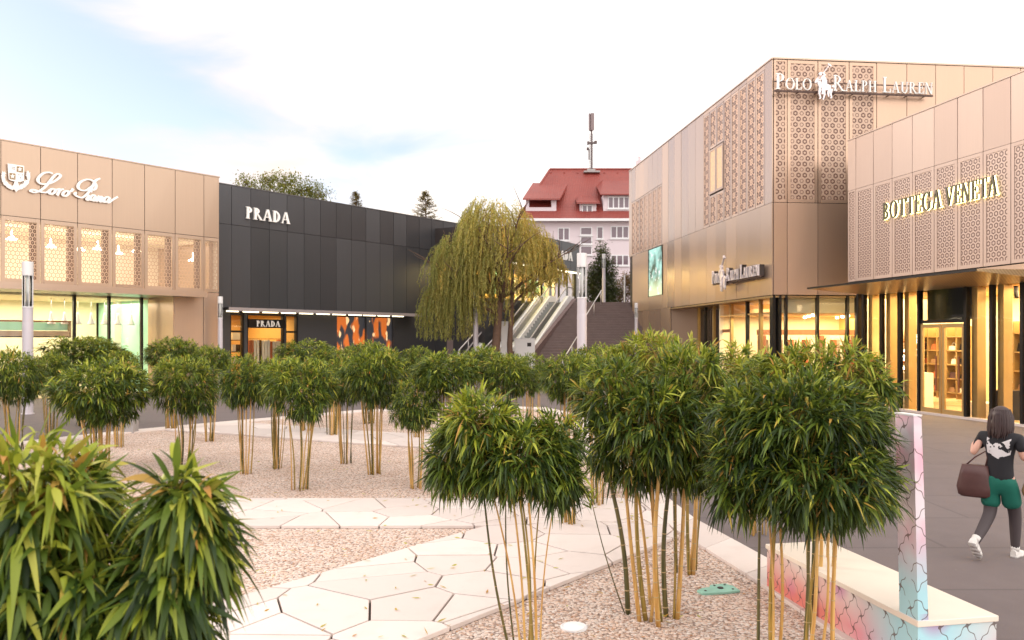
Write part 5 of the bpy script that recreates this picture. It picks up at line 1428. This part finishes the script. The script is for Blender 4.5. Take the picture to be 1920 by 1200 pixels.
# ================================================================ WILLOW
def willow():
    Y = 40.0; X0 = px2(935, Y)
    t = thing('weeping_willow', 'weeping willow with yellow olive hanging strands in front of the stairs', 'tree', (X0, Y, 0))
    tr = MB(); r = random.Random(4)
    tr.tube([(-.2, 0, 0), (-.15, 0, 2), (.05, 0, 4.2), (.5, 0, 5.4)], [.26, .22, .17, .12], 9)
    tr.tube([(.62, .3, 0), (.55, .3, 2.2), (.65, .2, 4), (.7, 0, 5.5)], [.17, .14, .11, .07], 8)
    ends = []
    def limb(p, d, l, rad, lev):
        pts = [p]; q = p.copy(); dd = d.copy()
        for k in range(5):
            dd = (dd + Vector((r.uniform(-.25, .25), r.uniform(-.25, .25), r.uniform(-.05, .12)))).normalized(); q = q + dd * l / 5; pts.append(q.copy())
        tr.tube(pts, [rad * (1 - .14 * k) for k in range(6)], 6)
        if lev < 2:
            for k in (2, 3, 4, 5):
                a = r.uniform(0, 6.28); nd = (dd + Vector((cos(a), sin(a), r.uniform(-.1, .5))) * .9).normalized(); limb(pts[k], nd, l * .62, rad * .5, lev + 1)
        ends.extend([pts[3], pts[4], pts[5]])
    for a, el in ((2.9, .75), (.2, .85), (1.6, .9), (-1.3, .8), (2.2, 1.3), (.9, 1.3), (3.6, .45), (-.3, .5), (4.4, 1.0)):
        limb(Vector((.05 + .2 * cos(a), 0, r.uniform(3.6, 5.2))), Vector((cos(a) * cos(el), sin(a) * cos(el), sin(el))), r.uniform(2.6, 3.4), .10, 0)
    tr.build('trunk', M['bark'], t, smooth=True)
    # strands: start on a domed envelope, arch out and fall
    P, D, Ln, W_, T = [], [], [], [], []; st = MB()
    env = [  # x, z, rx, rz of sub-domes
        (-.1, 7.6, 1.9, 1.7), (-1.9, 6.3, 1.35, 1.4), (1.3, 6.6, 1.5, 1.5), (-.6, 8.3, 1.2, 1.1), (2.3, 5.6, .8, 1.1), (-2.9, 4.4, .75, .9), (.3, 6.0, 2.2, 1.6), (-1.6, 4.6, 1.2, 1.2), (.7, 4.6, 1.0, 1.0)]
    for s_ in range(1500):
        ex, ez, rx, rz = env[rng.choice(len(env), p=np.array([4, 3, 3, 2, 1.5, 1.3, 4, 2.5, 1.5]) / 22.8)]
        a = rng.uniform(0, 2 * pi); q = rng.uniform(.2, 1) ** .6; th = rng.uniform(.1, 1.5)
        x = ex + rx * q * cos(a); y = rx * 1.0 * q * sin(a); z = ez + rz * sqrt(max(0, 1 - q * q)) * rng.uniform(.35, 1.12)
        out = nrm(np.array([x - .1 - ex * .5, y, .2]))
        fall = rng.uniform(.9, 2.6) * (1.3 if x < -.8 else .85)
        if x < -1.0: fall = min(fall, z - 2.5 + .2 * rng.random())
        elif x > .7: fall = min(fall, max(.5, z - 4.9 - .5 * rng.random()))
        else: fall = min(fall, z - 3.0)
        fall = max(.5, fall)
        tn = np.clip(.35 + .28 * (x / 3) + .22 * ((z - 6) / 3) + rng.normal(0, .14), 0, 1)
        n = int(10 + fall * 13); pts = []
        sw = rng.normal(0, .22, 2)
        for j in range(n):
            f = j / n
            h = min(1, f * 2.2)
            p = np.array([x, y, z]) + out * (.38 * h) + np.array([sw[0] * f, sw[1] * f, .22 * sin(pi * min(1, f * 2.4)) - fall * f ** 1.25])
            pts.append(p)
        if s_ % 2 == 0: st.tube([Vector(pts[0]), Vector(pts[n // 3]), Vector(pts[2 * n // 3]), Vector(pts[-1])], [.012, .008, .006, .003], 3, caps=False)
        for j in range(1, n):
            for _ in range(2):
                P.append(pts[j]); d = (pts[j] - pts[j - 1]); d = nrm(d) + rng.normal(0, .5, 3); D.append(d)
                Ln.append(rng.uniform(.09, .17)); W_.append(rng.uniform(.022, .036)); T.append(min(1, max(0, tn + rng.normal(0, .12))))
    leaves('crown', np.array(P), np.array(D), np.array(Ln), np.array(W_), np.full(len(P), .2), np.array(T), M['willow'], t, 2, 0, 'w', extra=st)
willow()

# ================================================================ OTHER TREES
def tree(name, label, X, Y, z0, h, lobes, nl, leaf, mat, trunk_r, conif=False, group=None, trunkmat='bark'):
    t = thing(name, label, 'tree' if 'bush' not in name else 'bush', (X, Y, z0), 0, group)
    tr = MB(); tr.tube([(0, 0, 0), (.05, 0, h * .5), (0, .05, h * .96)], [trunk_r, trunk_r * .7, trunk_r * .12], 7)
    r = random.Random(int(X * 10)); P, D = [], []
    if conif:
        n = int(h * 5)
        for k in range(n):
            f = k / n; z = h * (.15 + .85 * f); R_ = conif * (1 - f) ** .8 + .08
            for j in range(7):
                a = r.uniform(0, 6.28); L_ = R_ * r.uniform(.65, 1.15); e = Vector((cos(a) * L_, sin(a) * L_, z + L_ * r.uniform(-.1, .45)))
                tr.tube([(0, 0, z), tuple((Vector((0, 0, z)) + e) / 2 - Vector((0, 0, .06))), tuple(e)], [.025, .015, .006], 3, caps=False)
                for q in range(int(nl)):
                    f2 = r.uniform(.15, 1.05); p = Vector((0, 0, z)).lerp(e, f2); P.append(tuple(p + Vector((r.gauss(0, .05), r.gauss(0, .05), r.gauss(0, .05)))))
                    D.append((cos(a) + r.gauss(0, .6), sin(a) + r.gauss(0, .6), r.gauss(.2, .5)))
        P = np.array(P); D = np.array(D)
    else:
        for l in lobes:
            tr.tube([(0, 0, h * .35), (l[0] * .5, l[1] * .5, h * .35 * .4 + l[2] * .6), (l[0], l[1], l[2])], [trunk_r * .5, trunk_r * .3, .02], 5)
            for _ in range(7):
                d = nrm(rng.normal(0, 1, 3)) * np.array(l[3:]); tr.tube([(l[0], l[1], l[2] - l[5] * .3), (l[0] + d[0] * .9, l[1] + d[1] * .9, l[2] + d[2] * .9)], [.03, .008], 4, caps=False)
        c, nn = lobes_points(lobes, nl // 9, (.55, 1.05))
        P = np.repeat(c, 9, axis=0) + rng.normal(0, leaf * 1.1, (len(c) * 9, 3)); D = np.repeat(nn, 9, axis=0) + rng.normal(0, .9, (len(c) * 9, 3)); D[:, 2] -= .2
    n = len(P)
    tr.build('trunk', M['bark'], t, smooth=True)
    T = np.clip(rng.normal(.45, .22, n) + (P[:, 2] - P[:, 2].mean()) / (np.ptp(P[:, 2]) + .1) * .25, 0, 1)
    leaves('crown', P, D, rng.uniform(.7, 1.3, n) * leaf, rng.uniform(.7, 1.3, n) * leaf * (.5 if not conif else .28), np.full(n, .15), T, mat, t, 2, 0, 'w')
Y = 62
def tl(px, py, rpx, rpy, X, z0=0, dy=0): return (px2(px, Y) - X, dy, pz2(py, Y) - z0, rpx / FP * Y, rpx / FP * Y, rpy / FP * Y)
X = px2(520, Y)
tree('broadleaf_tree', 'loose autumn crown showing above the black shop roof at left', X, Y, 0, 12,
     [tl(462, 342, 20, 14, X), tl(490, 350, 24, 20, X), tl(535, 336, 28, 16, X), tl(520, 365, 50, 20, X), tl(575, 350, 26, 16, X), tl(600, 362, 26, 12, X), tl(505, 335, 16, 8, X), tl(560, 372, 50, 16, X)], 7500, .17, M['tree'], .3)
tree('spruce_tree', 'small brown conifer tip above the middle of the black shop roof', px2(668, 66), 66, 0, 14.6, None, 22, .17, M['conifer'], .2, conif=3.2, group='conifers behind the black shop')
tree('spruce_tree', 'larger brown conifer tip above the roof beside the willow', px2(798, 68), 68, 0, 15.0, None, 24, .18, M['conifer'], .25, conif=4.6, group='conifers behind the black shop')
Y = 61; X = px2(1128, Y)
tree('yew_tree', 'dark green upright yew between the thick lamp post and white house', X, Y, UP, 4.0,
     [tl(1128, 470, 8, 16, X, UP), tl(1130, 490, 15, 20, X, UP), tl(1118, 510, 16, 20, X, UP), tl(1140, 510, 16, 22, X, UP), tl(1128, 540, 27, 34, X, UP), tl(1110, 535, 14, 26, X, UP)], 9000, .17, M['yew'], .15)
Y = 63; X = px2(1172, Y)
tree('red_bush', 'reddish brown bush at the stair top beside the corner building', X, Y, UP, 2.2, [tl(1172, 545, 18, 24, X, UP), tl(1158, 552, 14, 20, X, UP), tl(1186, 540, 12, 25, X, UP), tl(1175, 522, 10, 12, X, UP)], 3600, .14, M['redbush'], .08)
Y = 62; X = px2(1148, Y)
tree('green_bush', 'low green bush between the yew and the reddish bush', X, Y, UP, 2.0, [tl(1145, 545, 15, 22, X, UP), tl(1135, 555, 12, 14, X, UP)], 1800, .14, M['yew'], .08)

# ================================================================ LAMP POSTS
def lamp(px, ptop, Y, r, z0, label, hz=None):
    h = pz2(ptop, Y) - z0
    t = thing('lamp_post', label, 'lamp post', (px2(px, Y), Y, z0), 0, 'round grey lamp posts')
    hd = .95 * r / .145; cap = .36 * r / .145
    m = MB(); m.lathe([(r * 1.15, 0), (r * 1.15, .03), (r * .98, .04), (r * .98, h - cap - hd - .5), (r * .94, h - cap - hd - .49), (r * .94, h - cap - hd - .02), (r, h - cap - hd)], 24); m.build('pole', M['pole'], t, smooth=False)
    m = MB(); m.lathe([(r, h - cap), (r, h - .01), (r * .97, h)], 24); m.build('cap', M['white'], t)
    m = MB(); m.lathe([(r * .86, h - cap - hd), (r * .86, h - cap)], 20); m.build('glass_cylinder', M['glass'], t, smooth=True)
    m = MB()
    for k in range(8): a = 2 * pi * k / 8; m.tube([(r * .93 * cos(a), r * .93 * sin(a), h - cap - hd), (r * .93 * cos(a), r * .93 * sin(a), h - cap)], r * .07, 5)
    m.lathe([(r * .98, h - cap - hd), (r * .98, h - cap - hd + .04)], 20); m.lathe([(r * .98, h - cap - .04), (r * .98, h - cap)], 20)
    m.lathe([(r * .35, h - cap - hd + .02), (r * .3, h - cap - hd * .5), (r * .35, h - cap - .02)], 12); m.build('lamp_cage', M['white'], t)
lamp(1091, 475, 24, .150, 0, 'thickest grey lamp post, in front of the staircase')
lamp(52, 491, 26, .165, 0, 'grey lamp post in front of the left bronze shop')
lamp(892, 546, 40.5, .125, 0, 'grey lamp post in front of the weeping willow')
lamp(413, 556, 36.2, .11, 0, 'slim lamp post at the joint between bronze and black shops')
lamp(1132, 476, 57, .12, UP, 'tall slim lamp post at the stair top before the yew')
lamp(1193, 568, 42, .09, 0, 'short slim lamp post against the corner building at the stairs')
for px, top, lab in ((1171, 516, 'thin white pole at the stair top before the reddish bush'), (1184, 516, 'thin white pole nearest the corner building')):
    t = thing('flag_pole', lab, 'pole', (px2(px, 57), 57, UP)); m = MB(); m.tube([(0, 0, 0), (0, 0, pz2(top, 57) - UP)], .055, 8); m.build('pole', M['white'], t)
    m = MB(); m.lathe([(.12, 0), (.12, .05), (.06, .06)], 10); m.build('base', M['white'], t)

# ================================================================ BENCH, PILLAR, GROUND ITEMS
ang = math.atan2(-2.1, .39) + pi / 2          # bench runs along the garden edge
t = thing('bench', 'long pale topped bench with colourful painted ogee sides', 'bench', (2.47, 7.80, 0), ang)
# local: x across, y from far end (0) towards the camera (-)
W_, L_ = .66, 2.18
m = MB(); m.prism([(.012, -.012 - L_ + .024), (W_ - .012, -L_ + .012), (W_ - .012, -.012), (.012, -.012)], 0, .405); m.build('painted_body', M['graffiti'], t)
m = MB(); m.prism([(0, -L_), (W_, -L_), (W_, 0), (0, 0)], .406, .45); m.build('seat', M['benchtop'], t, bevel=.006)
t = thing('painted_pillar', 'slender pink and turquoise painted pillar standing at the bench end', 'pillar', (2.47, 7.80, 0), ang)
m = MB(); b0, b1, tp = .45, 1.90, 0
xa, xb, ya, yb = .004, .088, -L_ + .001, -L_ + .20
dx = -.045
m.add([(xa, ya, .4505), (xb, ya, .4505), (xb, yb, .4505), (xa, yb, .4505), (xa + dx + .01, ya, b1), (xb + dx - .012, ya, b1), (xb + dx - .012, yb, b1), (xa + dx + .01, yb, b1)],
      [(0, 1, 5, 4), (1, 2, 6, 5), (2, 3, 7, 6), (3, 0, 4, 7), (4, 5, 6, 7)])
m.build('shaft', M['graffiti'], t)
m = MB(); m.box(xa + dx + .006, xb + dx - .008, ya - .003, yb + .003, b1 + .001, b1 + .012); m.build('top_cap', M['white'], t)
# foot plate
m = MB(); m.box(xa - .002, xb + .002, ya - .002, yb + .002, .4502, .456); m.build('foot_plate', M['white'], t)

def gp(px, py): Y = FP * H / (py - HY); return (px2(px, Y), Y)
x, y = gp(1342, 1110)
t = thing('green_cover_plate', 'faded green plastic inspection cover half buried in gravel', 'cover', (x, y, .012), .25)
m = MB(); m.prism([(-.19, -.10), (.02, -.12), (.2, -.11), (.21, .05), (.17, .13), (.0, .12), (-.03, .06), (-.12, .05), (-.2, 0)], 0, .022); m.build('plate', M['covergreen'], t, bevel=.004)
m = MB()
for q in ((-.13, -.04), (.15, -.06), (.14, .08), (.03, .08)): m.lathe([(.012, .0225), (.012, .027)], 8, *q)
m.lathe([(.03, .0225), (.028, .030)], 10, .05, 0)
m.build('screw', M['dark'], t)
x, y = gp(1076, 1180)
t = thing('ground_light', 'round white recessed ground light in the gravel', 'light', (x, y, .01))
m = MB(); m.lathe([(.115, 0), (.115, .016), (.10, .022), (.09, .018)], 28); m.build('rim', M['white'], t)
m = MB(); m.lathe([(.089, .012), (.085, .021), (.04, .026)], 24); m.build('lens', M['signwhite'], t)
x, y = gp(243, 812)
t = thing('bollard', 'short grey stone bollard at the curved edging behind the widest bamboo', 'bollard', (x, y, 0))
m = MB(); m.prism([(-.17, -.15), (.17, -.15), (.17, .15), (-.17, .15)], 0, .42); m.build('post', M['concrete'], t, bevel=.015)
m = MB(); m.prism([(-.19, -.17), (.19, -.17), (.19, .17), (-.19, .17)], .421, .46); m.build('cap', M['concrete'], t, bevel=.01)

# loose stones and dry leaves lying over the near gravel
def pebbles():
    m = MB(); r = random.Random(2)
    def inp(x, y, poly):
        c = False; j = len(poly) - 1
        for i in range(len(poly)):
            if (poly[i][1] > y) != (poly[j][1] > y) and x < (poly[j][0] - poly[i][0]) * (y - poly[i][1]) / (poly[j][1] - poly[i][1]) + poly[i][0]: c = not c
            j = i
        return c
    k = 0
    while k < 11000:
        y = 4.4 + 8.5 * r.random() ** 1.35; x = r.uniform(-.62, .62) * y
        if not inp(x, y, inner) or inp(x, y, pathA): continue
        s = r.uniform(.007, .017); a = r.uniform(0, pi); ca, sa = cos(a), sin(a); e = r.uniform(.55, 1); h = s * r.uniform(.5, .9)
        vs = [(x + ca * p * s - sa * q * s * e, y + sa * p * s + ca * q * s * e, .012 + z * h) for p, q, z in ((1, .2, .2), (.3, 1, .25), (-.8, .7, .2), (-1, -.4, .15), (0, -1, .2), (.3, .1, 1), (-.4, .1, .9))]
        m.add(vs, [(0, 1, 5), (1, 6, 5), (1, 2, 6), (2, 3, 6), (3, 4, 6), (4, 5, 6), (4, 0, 5)], 0 if r.random() < .8 else (1 if r.random() < .6 else 2), r.random()); k += 1
    def pm(name, a, c):
        mt, tt, bb = newmat(name); kk = N(tt); at = kk.n('ShaderNodeAttribute', attribute_name='tint'); kk.l(kk.mix(at.outputs['Fac'], a, c), bb.inputs['Base Color']); bb.inputs['Roughness'].default_value = .8; return mt
    o = m.build('loose_pebbles', [pm('pebble_pale', (.40, .28, .22), (.72, .64, .58)), pm('pebble_rust', (.30, .13, .06), (.52, .30, .17)), pm('pebble_dark', (.14, .09, .07), (.3, .22, .18))])
    o['kind'] = 'stuff'; o['label'] = 'loose pink and rust pebbles over the gravel beds'; o['category'] = 'gravel'
pebbles()

# ================================================================ PERSON
def skin_mesh(name, joints, edges, mat, parent, sub_=2, root=0):
    me = bpy.data.meshes.new(name); me.from_pydata([j[0] for j in joints], edges, []); o = bpy.data.objects.new(name, me); C.objects.link(o)
    md = o.modifiers.new('skin', 'SKIN'); md.use_smooth_shade = True
    for i, j in enumerate(joints):
        r = j[1]; sv = me.skin_vertices[0].data[i]; sv.radius = (r, r) if not isinstance(r, tuple) else r; sv.use_root = (i == root)
    s = o.modifiers.new('sub', 'SUBSURF'); s.levels = sub_; s.render_levels = sub_
    dg = bpy.context.evaluated_depsgraph_get(); dg.update()
    m2 = bpy.data.meshes.new_from_object(o.evaluated_get(dg)); bpy.data.objects.remove(o); m2.name = name
    m2.materials.clear(); m2.materials.append(mat)
    m2.polygons.foreach_set('use_smooth', [True] * len(m2.polygons))
    o = bpy.data.objects.new(name, m2); C.objects.link(o)
    if parent: o.parent = parent
    return o
def person_walking():
    t = thing('person', 'woman walking away in black printed shirt, green shorts and white trainers', 'person', (5.46, 8.95, 0), R(-55))
    # local x to her right, y forward.  right foot planted ahead, left foot lifted behind
    J = [((0, 0, .90), (.105, .08)), ((0, .0, 1.02), (.09, .07)), ((0, .01, 1.18), (.11, .08)), ((0, .01, 1.32), (.12, .08)), ((0, .015, 1.40), (.06, .055)), ((0, .03, 1.46), (.048, .05)), ((0, .045, 1.545), (.075, .088)), ((0, .05, 1.60), (.07, .08)),
         # right leg 8..11
         ((.085, .02, .86), .088), ((.095, .14, .52), .060), ((.09, .16, .30), .052), ((.085, .17, .085), .034),
         # left leg 12..15
         ((-.085, -.02, .86), .088), ((-.09, -.02, .50), .060), ((-.09, -.20, .34), .052), ((-.09, -.38, .21), .034),
         # right arm 16..18
         ((.175, .01, 1.36), .048), ((.235, .02, 1.13), .036), ((.22, .22, 1.13), .026),
         # left arm 19..21
         ((-.175, .01, 1.36), .048), ((-.25, -.09, 1.14), .036), ((-.29, .03, 1.26), .026)]
    E = [(0, 1), (1, 2), (2, 3), (3, 4), (4, 5), (5, 6), (6, 7), (0, 8), (8, 9), (9, 10), (10, 11), (0, 12), (12, 13), (13, 14), (14, 15), (3, 16), (16, 17), (17, 18), (3, 19), (19, 20), (20, 21)]
    body = skin_mesh('body', J, E, M['skin'], t)
    # face, hands joined into one hand mesh each is part of the body's surface detail
    f = MB(); f.ell((0, .135, 1.545), (.014, .02, .02), 8, 6); f.ell((-.078, .045, 1.545), (.012, .02, .03), 8, 6); f.ell((.078, .045, 1.545), (.012, .02, .03), 8, 6); f.build('nose_and_ears', M['skin'], t, smooth=True)
    for sx, wx, wy, wz, nm in ((1, .22, .22, 1.13, 'hand'), (-1, -.29, .03, 1.26, 'hand')):
        JJ = [((wx, wy, wz), .024), ((wx - sx * .004, wy + .05, wz - .005), (.036, .016)), ((wx - sx * .006, wy + .09, wz - .015), (.032, .014))]
        EE = [(0, 1), (1, 2)]
        for k in range(4):
            ox = (k - 1.5) * .017; b_ = len(JJ); ln = (.028, .034, .032, .024)[k]
            JJ += [((wx + ox, wy + .105, wz - .02), .009), ((wx + ox, wy + .105 + ln, wz - .035), .008), ((wx + ox * .9, wy + .10 + ln * 1.5, wz - .065), .007)]
            EE += [(2, b_), (b_, b_ + 1), (b_ + 1, b_ + 2)]
        b_ = len(JJ); JJ += [((wx - sx * .035, wy + .05, wz - .01), .010), ((wx - sx * .05, wy + .085, wz - .025), .009)]; EE += [(1, b_), (b_, b_ + 1)]
        skin_mesh('hand', JJ, EE, M['skin'], t, 1)
    SJ = [((0, 0, .82), (.155, .120)), ((0, 0, .93), (.150, .115)), ((0, 0, 1.05), (.140, .105)), ((0, .01, 1.2), (.150, .112)), ((0, .01, 1.33), (.145, .100)), ((0, .015, 1.405), (.075, .07)),
          ((.185, .01, 1.345), (.072, .068)), ((.235, .02, 1.20), (.068, .062)), ((-.185, .01, 1.345), (.072, .068)), ((-.24, -.01, 1.20), (.068, .062))]
    skin_mesh('shirt', SJ, [(0, 1), (1, 2), (2, 3), (3, 4), (4, 5), (4, 6), (6, 7), (4, 8), (8, 9)], M['shirt'], t)
    HJ = [((0, 0, .965), (.145, .112)), ((0, 0, .88), (.152, .122)), ((.082, .03, .77), (.106, .112)), ((.095, .09, .55), (.098, .105)), ((-.082, -.01, .77), (.106, .112)), ((-.095, -.02, .54), (.098, .105))]
    skin_mesh('shorts', HJ, [(0, 1), (1, 2), (2, 3), (1, 4), (4, 5)], M['shorts'], t)
    for pts in ([(.09, .03, .78), (.095, .142, .50), (.09, .16, .30), (.085, .17, .075)], [(-.09, -.01, .78), (-.09, -.025, .49), (-.09, -.20, .34), (-.09, -.39, .20)]):
        skin_mesh('tights', [(p, r) for p, r in zip(pts, (.088, .070, .062, .044))], [(0, 1), (1, 2), (2, 3)], M['tights'], t)
    # shoes
    def shoe(ax, ay, az, pitch):
        m = MB(); s0 = 0
        prof = [(-.105, .030), (-.08, .038), (-.02, .036), (.05, .044), (.11, .043), (.15, .028), (.165, .010)]
        hs = [.085, .105, .092, .068, .052, .040, .02]
        for (y0_, w0), (y1_, w1), h0, h1 in zip(prof, prof[1:], hs, hs[1:]):
            n = 8; A_ = [(w0 * cos(pi * k / n), y0_, .022 + (h0 - .022) * sin(pi * k / n) ** .7) for k in range(n + 1)]; B_ = [(w1 * cos(pi * k / n), y1_, .022 + (h1 - .022) * sin(pi * k / n) ** .7) for k in range(n + 1)]
            m.add(A_ + B_, [(k, n + 1 + k, n + 2 + k, k + 1) for k in range(n)])
            m.add([(-w0 * 1.08, y0_, 0), (w0 * 1.08, y0_, 0), (w1 * 1.08, y1_, 0), (-w1 * 1.08, y1_, 0), (-w0 * 1.08, y0_, .024), (w0 * 1.08, y0_, .024), (w1 * 1.08, y1_, .024), (-w1 * 1.08, y1_, .024)], [(0, 3, 2, 1), (4, 5, 6, 7), (0, 1, 5, 4), (2, 3, 7, 6), (1, 2, 6, 5), (3, 0, 4, 7)])
        n = 8; m.add([(.032 * cos(pi * k / n), -.105, .022 + .063 * sin(pi * k / n) ** .7) for k in range(n + 1)], [tuple(range(n + 1))])
        m.tube([(0, -.06, .07), (0, -.055, .125)], [.042, .046], 10)
        m.xf(Matrix.Translation((ax, ay, az)) @ Matrix.Rotation(pitch, 4, 'X'))
        m.build('shoe', M['shoe'], t, smooth=True)
    shoe(.085, .225, .0, 0); shoe(-.09, -.40, .135, R(-48))
    # hair: bob covering the back of the head
    m = MB(); m.ell((0, .025, 1.585), (.108, .118, .112), 18, 12); n0 = len(m.v)
    m.ell((0, -.01, 1.49), (.118, .09, .13), 18, 12); m.ell((0, -.035, 1.41), (.108, .06, .09), 14, 8)
    r = random.Random(6)
    for k in range(70):
        a = r.uniform(0, 2 * pi); x, y = .112 * cos(a), .02 + .10 * sin(a)
        if y > .09: continue
        m.tube([(x * .8, y * .8, 1.66), (x * 1.05, y * 1.1, 1.56), (x * 1.12, y - .01, 1.45), (x * (1.0 + r.uniform(-.1, .15)), y - .03, 1.36 + r.uniform(-.03, .04))], [.008, .014, .013, .003], 5, caps=False)
    m.build('hair', M['hair'], t, smooth=True)
    return t
person_walking()
Mw = Matrix.Translation((5.46, 8.95, 0)) @ Matrix.Rotation(R(-55), 4, 'Z')
def bag(label, x, y, z, w, h, d, mat, strap_to, tilt=0):
    p = Mw @ Vector((x, y, z)); t = thing('shoulder_bag', label, 'bag', tuple(p), R(-55) + tilt)
    m = MB(); n = 6; prof = [(0, .78), (.06, .98), (.3, 1.02), (.7, .9), (1, .72)]
    rings = []
    for f, s in prof:
        for a in range(12):
            an = 2 * pi * a / 12; cx = abs(cos(an)) ** .5 * (1 if cos(an) > 0 else -1); cy = abs(sin(an)) ** .7 * (1 if sin(an) > 0 else -1)
            rings.append((cx * w / 2 * s * (1 + .03 * sin(a * 5 + f * 9)), cy * d / 2 * s, f * h))
    fs = [(i * 12 + j, i * 12 + (j + 1) % 12, (i + 1) * 12 + (j + 1) % 12, (i + 1) * 12 + j) for i in range(4) for j in range(12)] + [tuple(reversed(range(12))), tuple(range(48, 60))]
    m.add(rings, fs); m.build('pouch', mat, t, smooth=True)
    m = MB(); A_ = Vector((-w * .28, 0, h - .02)); B_ = Vector((w * .28, 0, h - .02)); T_ = Vector(strap_to)
    m.tube([A_, A_.lerp(T_, .6) + Vector((-.02, 0, 0)), T_, B_.lerp(T_, .6) + Vector((.02, 0, 0)), B_], .009, 6); m.build('strap', mat, t, smooth=True)
bag('large dark brown bag hanging at the left side of the walking woman', -.22, -.10, .66, .36, .36, .15, M['bagbrown'], (.10, .02, .52), .3)
bag('small tan bag at the right side of the walking woman', .33, .08, .72, .26, .20, .10, M['bagtan'], (-.06, .02, .40), .2)

# shopper inside the right shop, seen through the glass
t = thing('person', 'dark dressed shopper standing inside the golden lit shop behind the glass', 'person', tuple(F_shop.w(F_shop.u(1836, 1.1), 1.1, .03)), R(60))
J = [((0, 0, .92), (.13, .10)), ((0, 0, 1.15), (.14, .10)), ((0, 0, 1.36), (.14, .085)), ((0, .01, 1.46), (.05, .05)), ((0, .02, 1.56), (.07, .085)), ((0, .02, 1.63), (.06, .07)),
     ((.09, 0, .85), .09), ((.1, .02, .5), .062), ((.1, 0, .06), .042), ((-.09, 0, .85), .09), ((-.1, .04, .5), .062), ((-.1, .02, .06), .042),
     ((.19, 0, 1.38), .05), ((.24, .03, 1.12), .038), ((.18, .22, 1.10), .028), ((-.19, 0, 1.38), .05), ((-.24, 0, 1.12), .038), ((-.24, .06, .88), .028)]
E = [(0, 1), (1, 2), (2, 3), (3, 4), (4, 5), (0, 6), (6, 7), (7, 8), (0, 9), (9, 10), (10, 11), (2, 12), (12, 13), (13, 14), (2, 15), (15, 16), (16, 17)]
skin_mesh('body', J, E, M['skin'], t)
skin_mesh('coat', [((0, 0, .62), (.17, .13)), ((0, 0, .92), (.165, .13)), ((0, 0, 1.15), (.16, .12)), ((0, 0, 1.36), (.155, .10)), ((0, 0, 1.43), (.08, .07)), ((.20, 0, 1.37), .068), ((.245, .03, 1.12), .055), ((.19, .20, 1.10), .045), ((-.20, 0, 1.37), .068), ((-.245, 0, 1.12), .055), ((-.245, .05, .92), .045)],
          [(0, 1), (1, 2), (2, 3), (3, 4), (4, 5), (5, 6), (6, 7), (4, 8), (8, 9), (9, 10)], M['mull'], t)
skin_mesh('trousers', [((0, 0, .85), (.13, .1)), ((.09, 0, .8), .095), ((.1, .02, .5), .075), ((.1, 0, .08), .06), ((-.09, 0, .8), .095), ((-.1, .04, .5), .075), ((-.1, .02, .08), .06)], [(0, 1), (1, 2), (2, 3), (0, 4), (4, 5), (5, 6)], M['mull'], t)
m = MB(); m.ell((0, .0, 1.60), (.09, .10, .10), 14, 10); m.build('hair', M['hair'], t, smooth=True)
m = MB(); m.ell((.1, .05, .04), (.045, .13, .04), 10, 6); m.ell((-.1, .07, .04), (.045, .13, .04), 10, 6); m.build('shoes', M['mull'], t, smooth=True)

# dry bamboo leaves blown over slabs and gravel
n = 420; yy = 4.6 + 14 * rng.random(n) ** 1.4; xx = rng.uniform(-.55, .30, n) * yy; xx = np.minimum(xx, 1.6)
zz_ = np.where(rng.random(n) < 2, .058, .058)
PP = np.stack([xx, yy, zz_], 1); DD = rng.normal(0, 1, (n, 3)); DD[:, 2] = rng.uniform(0, .12, n)
o = leaves('fallen_leaves', PP, DD, rng.uniform(.05, .11, n), rng.uniform(.012, .02, n), np.full(n, -.02), rng.uniform(.9, 1.0, n), M['leaf'], None, 3, .2)
o['kind'] = 'stuff'; o['label'] = 'dry fallen bamboo leaves over the slabs and gravel'; o['category'] = 'leaves'
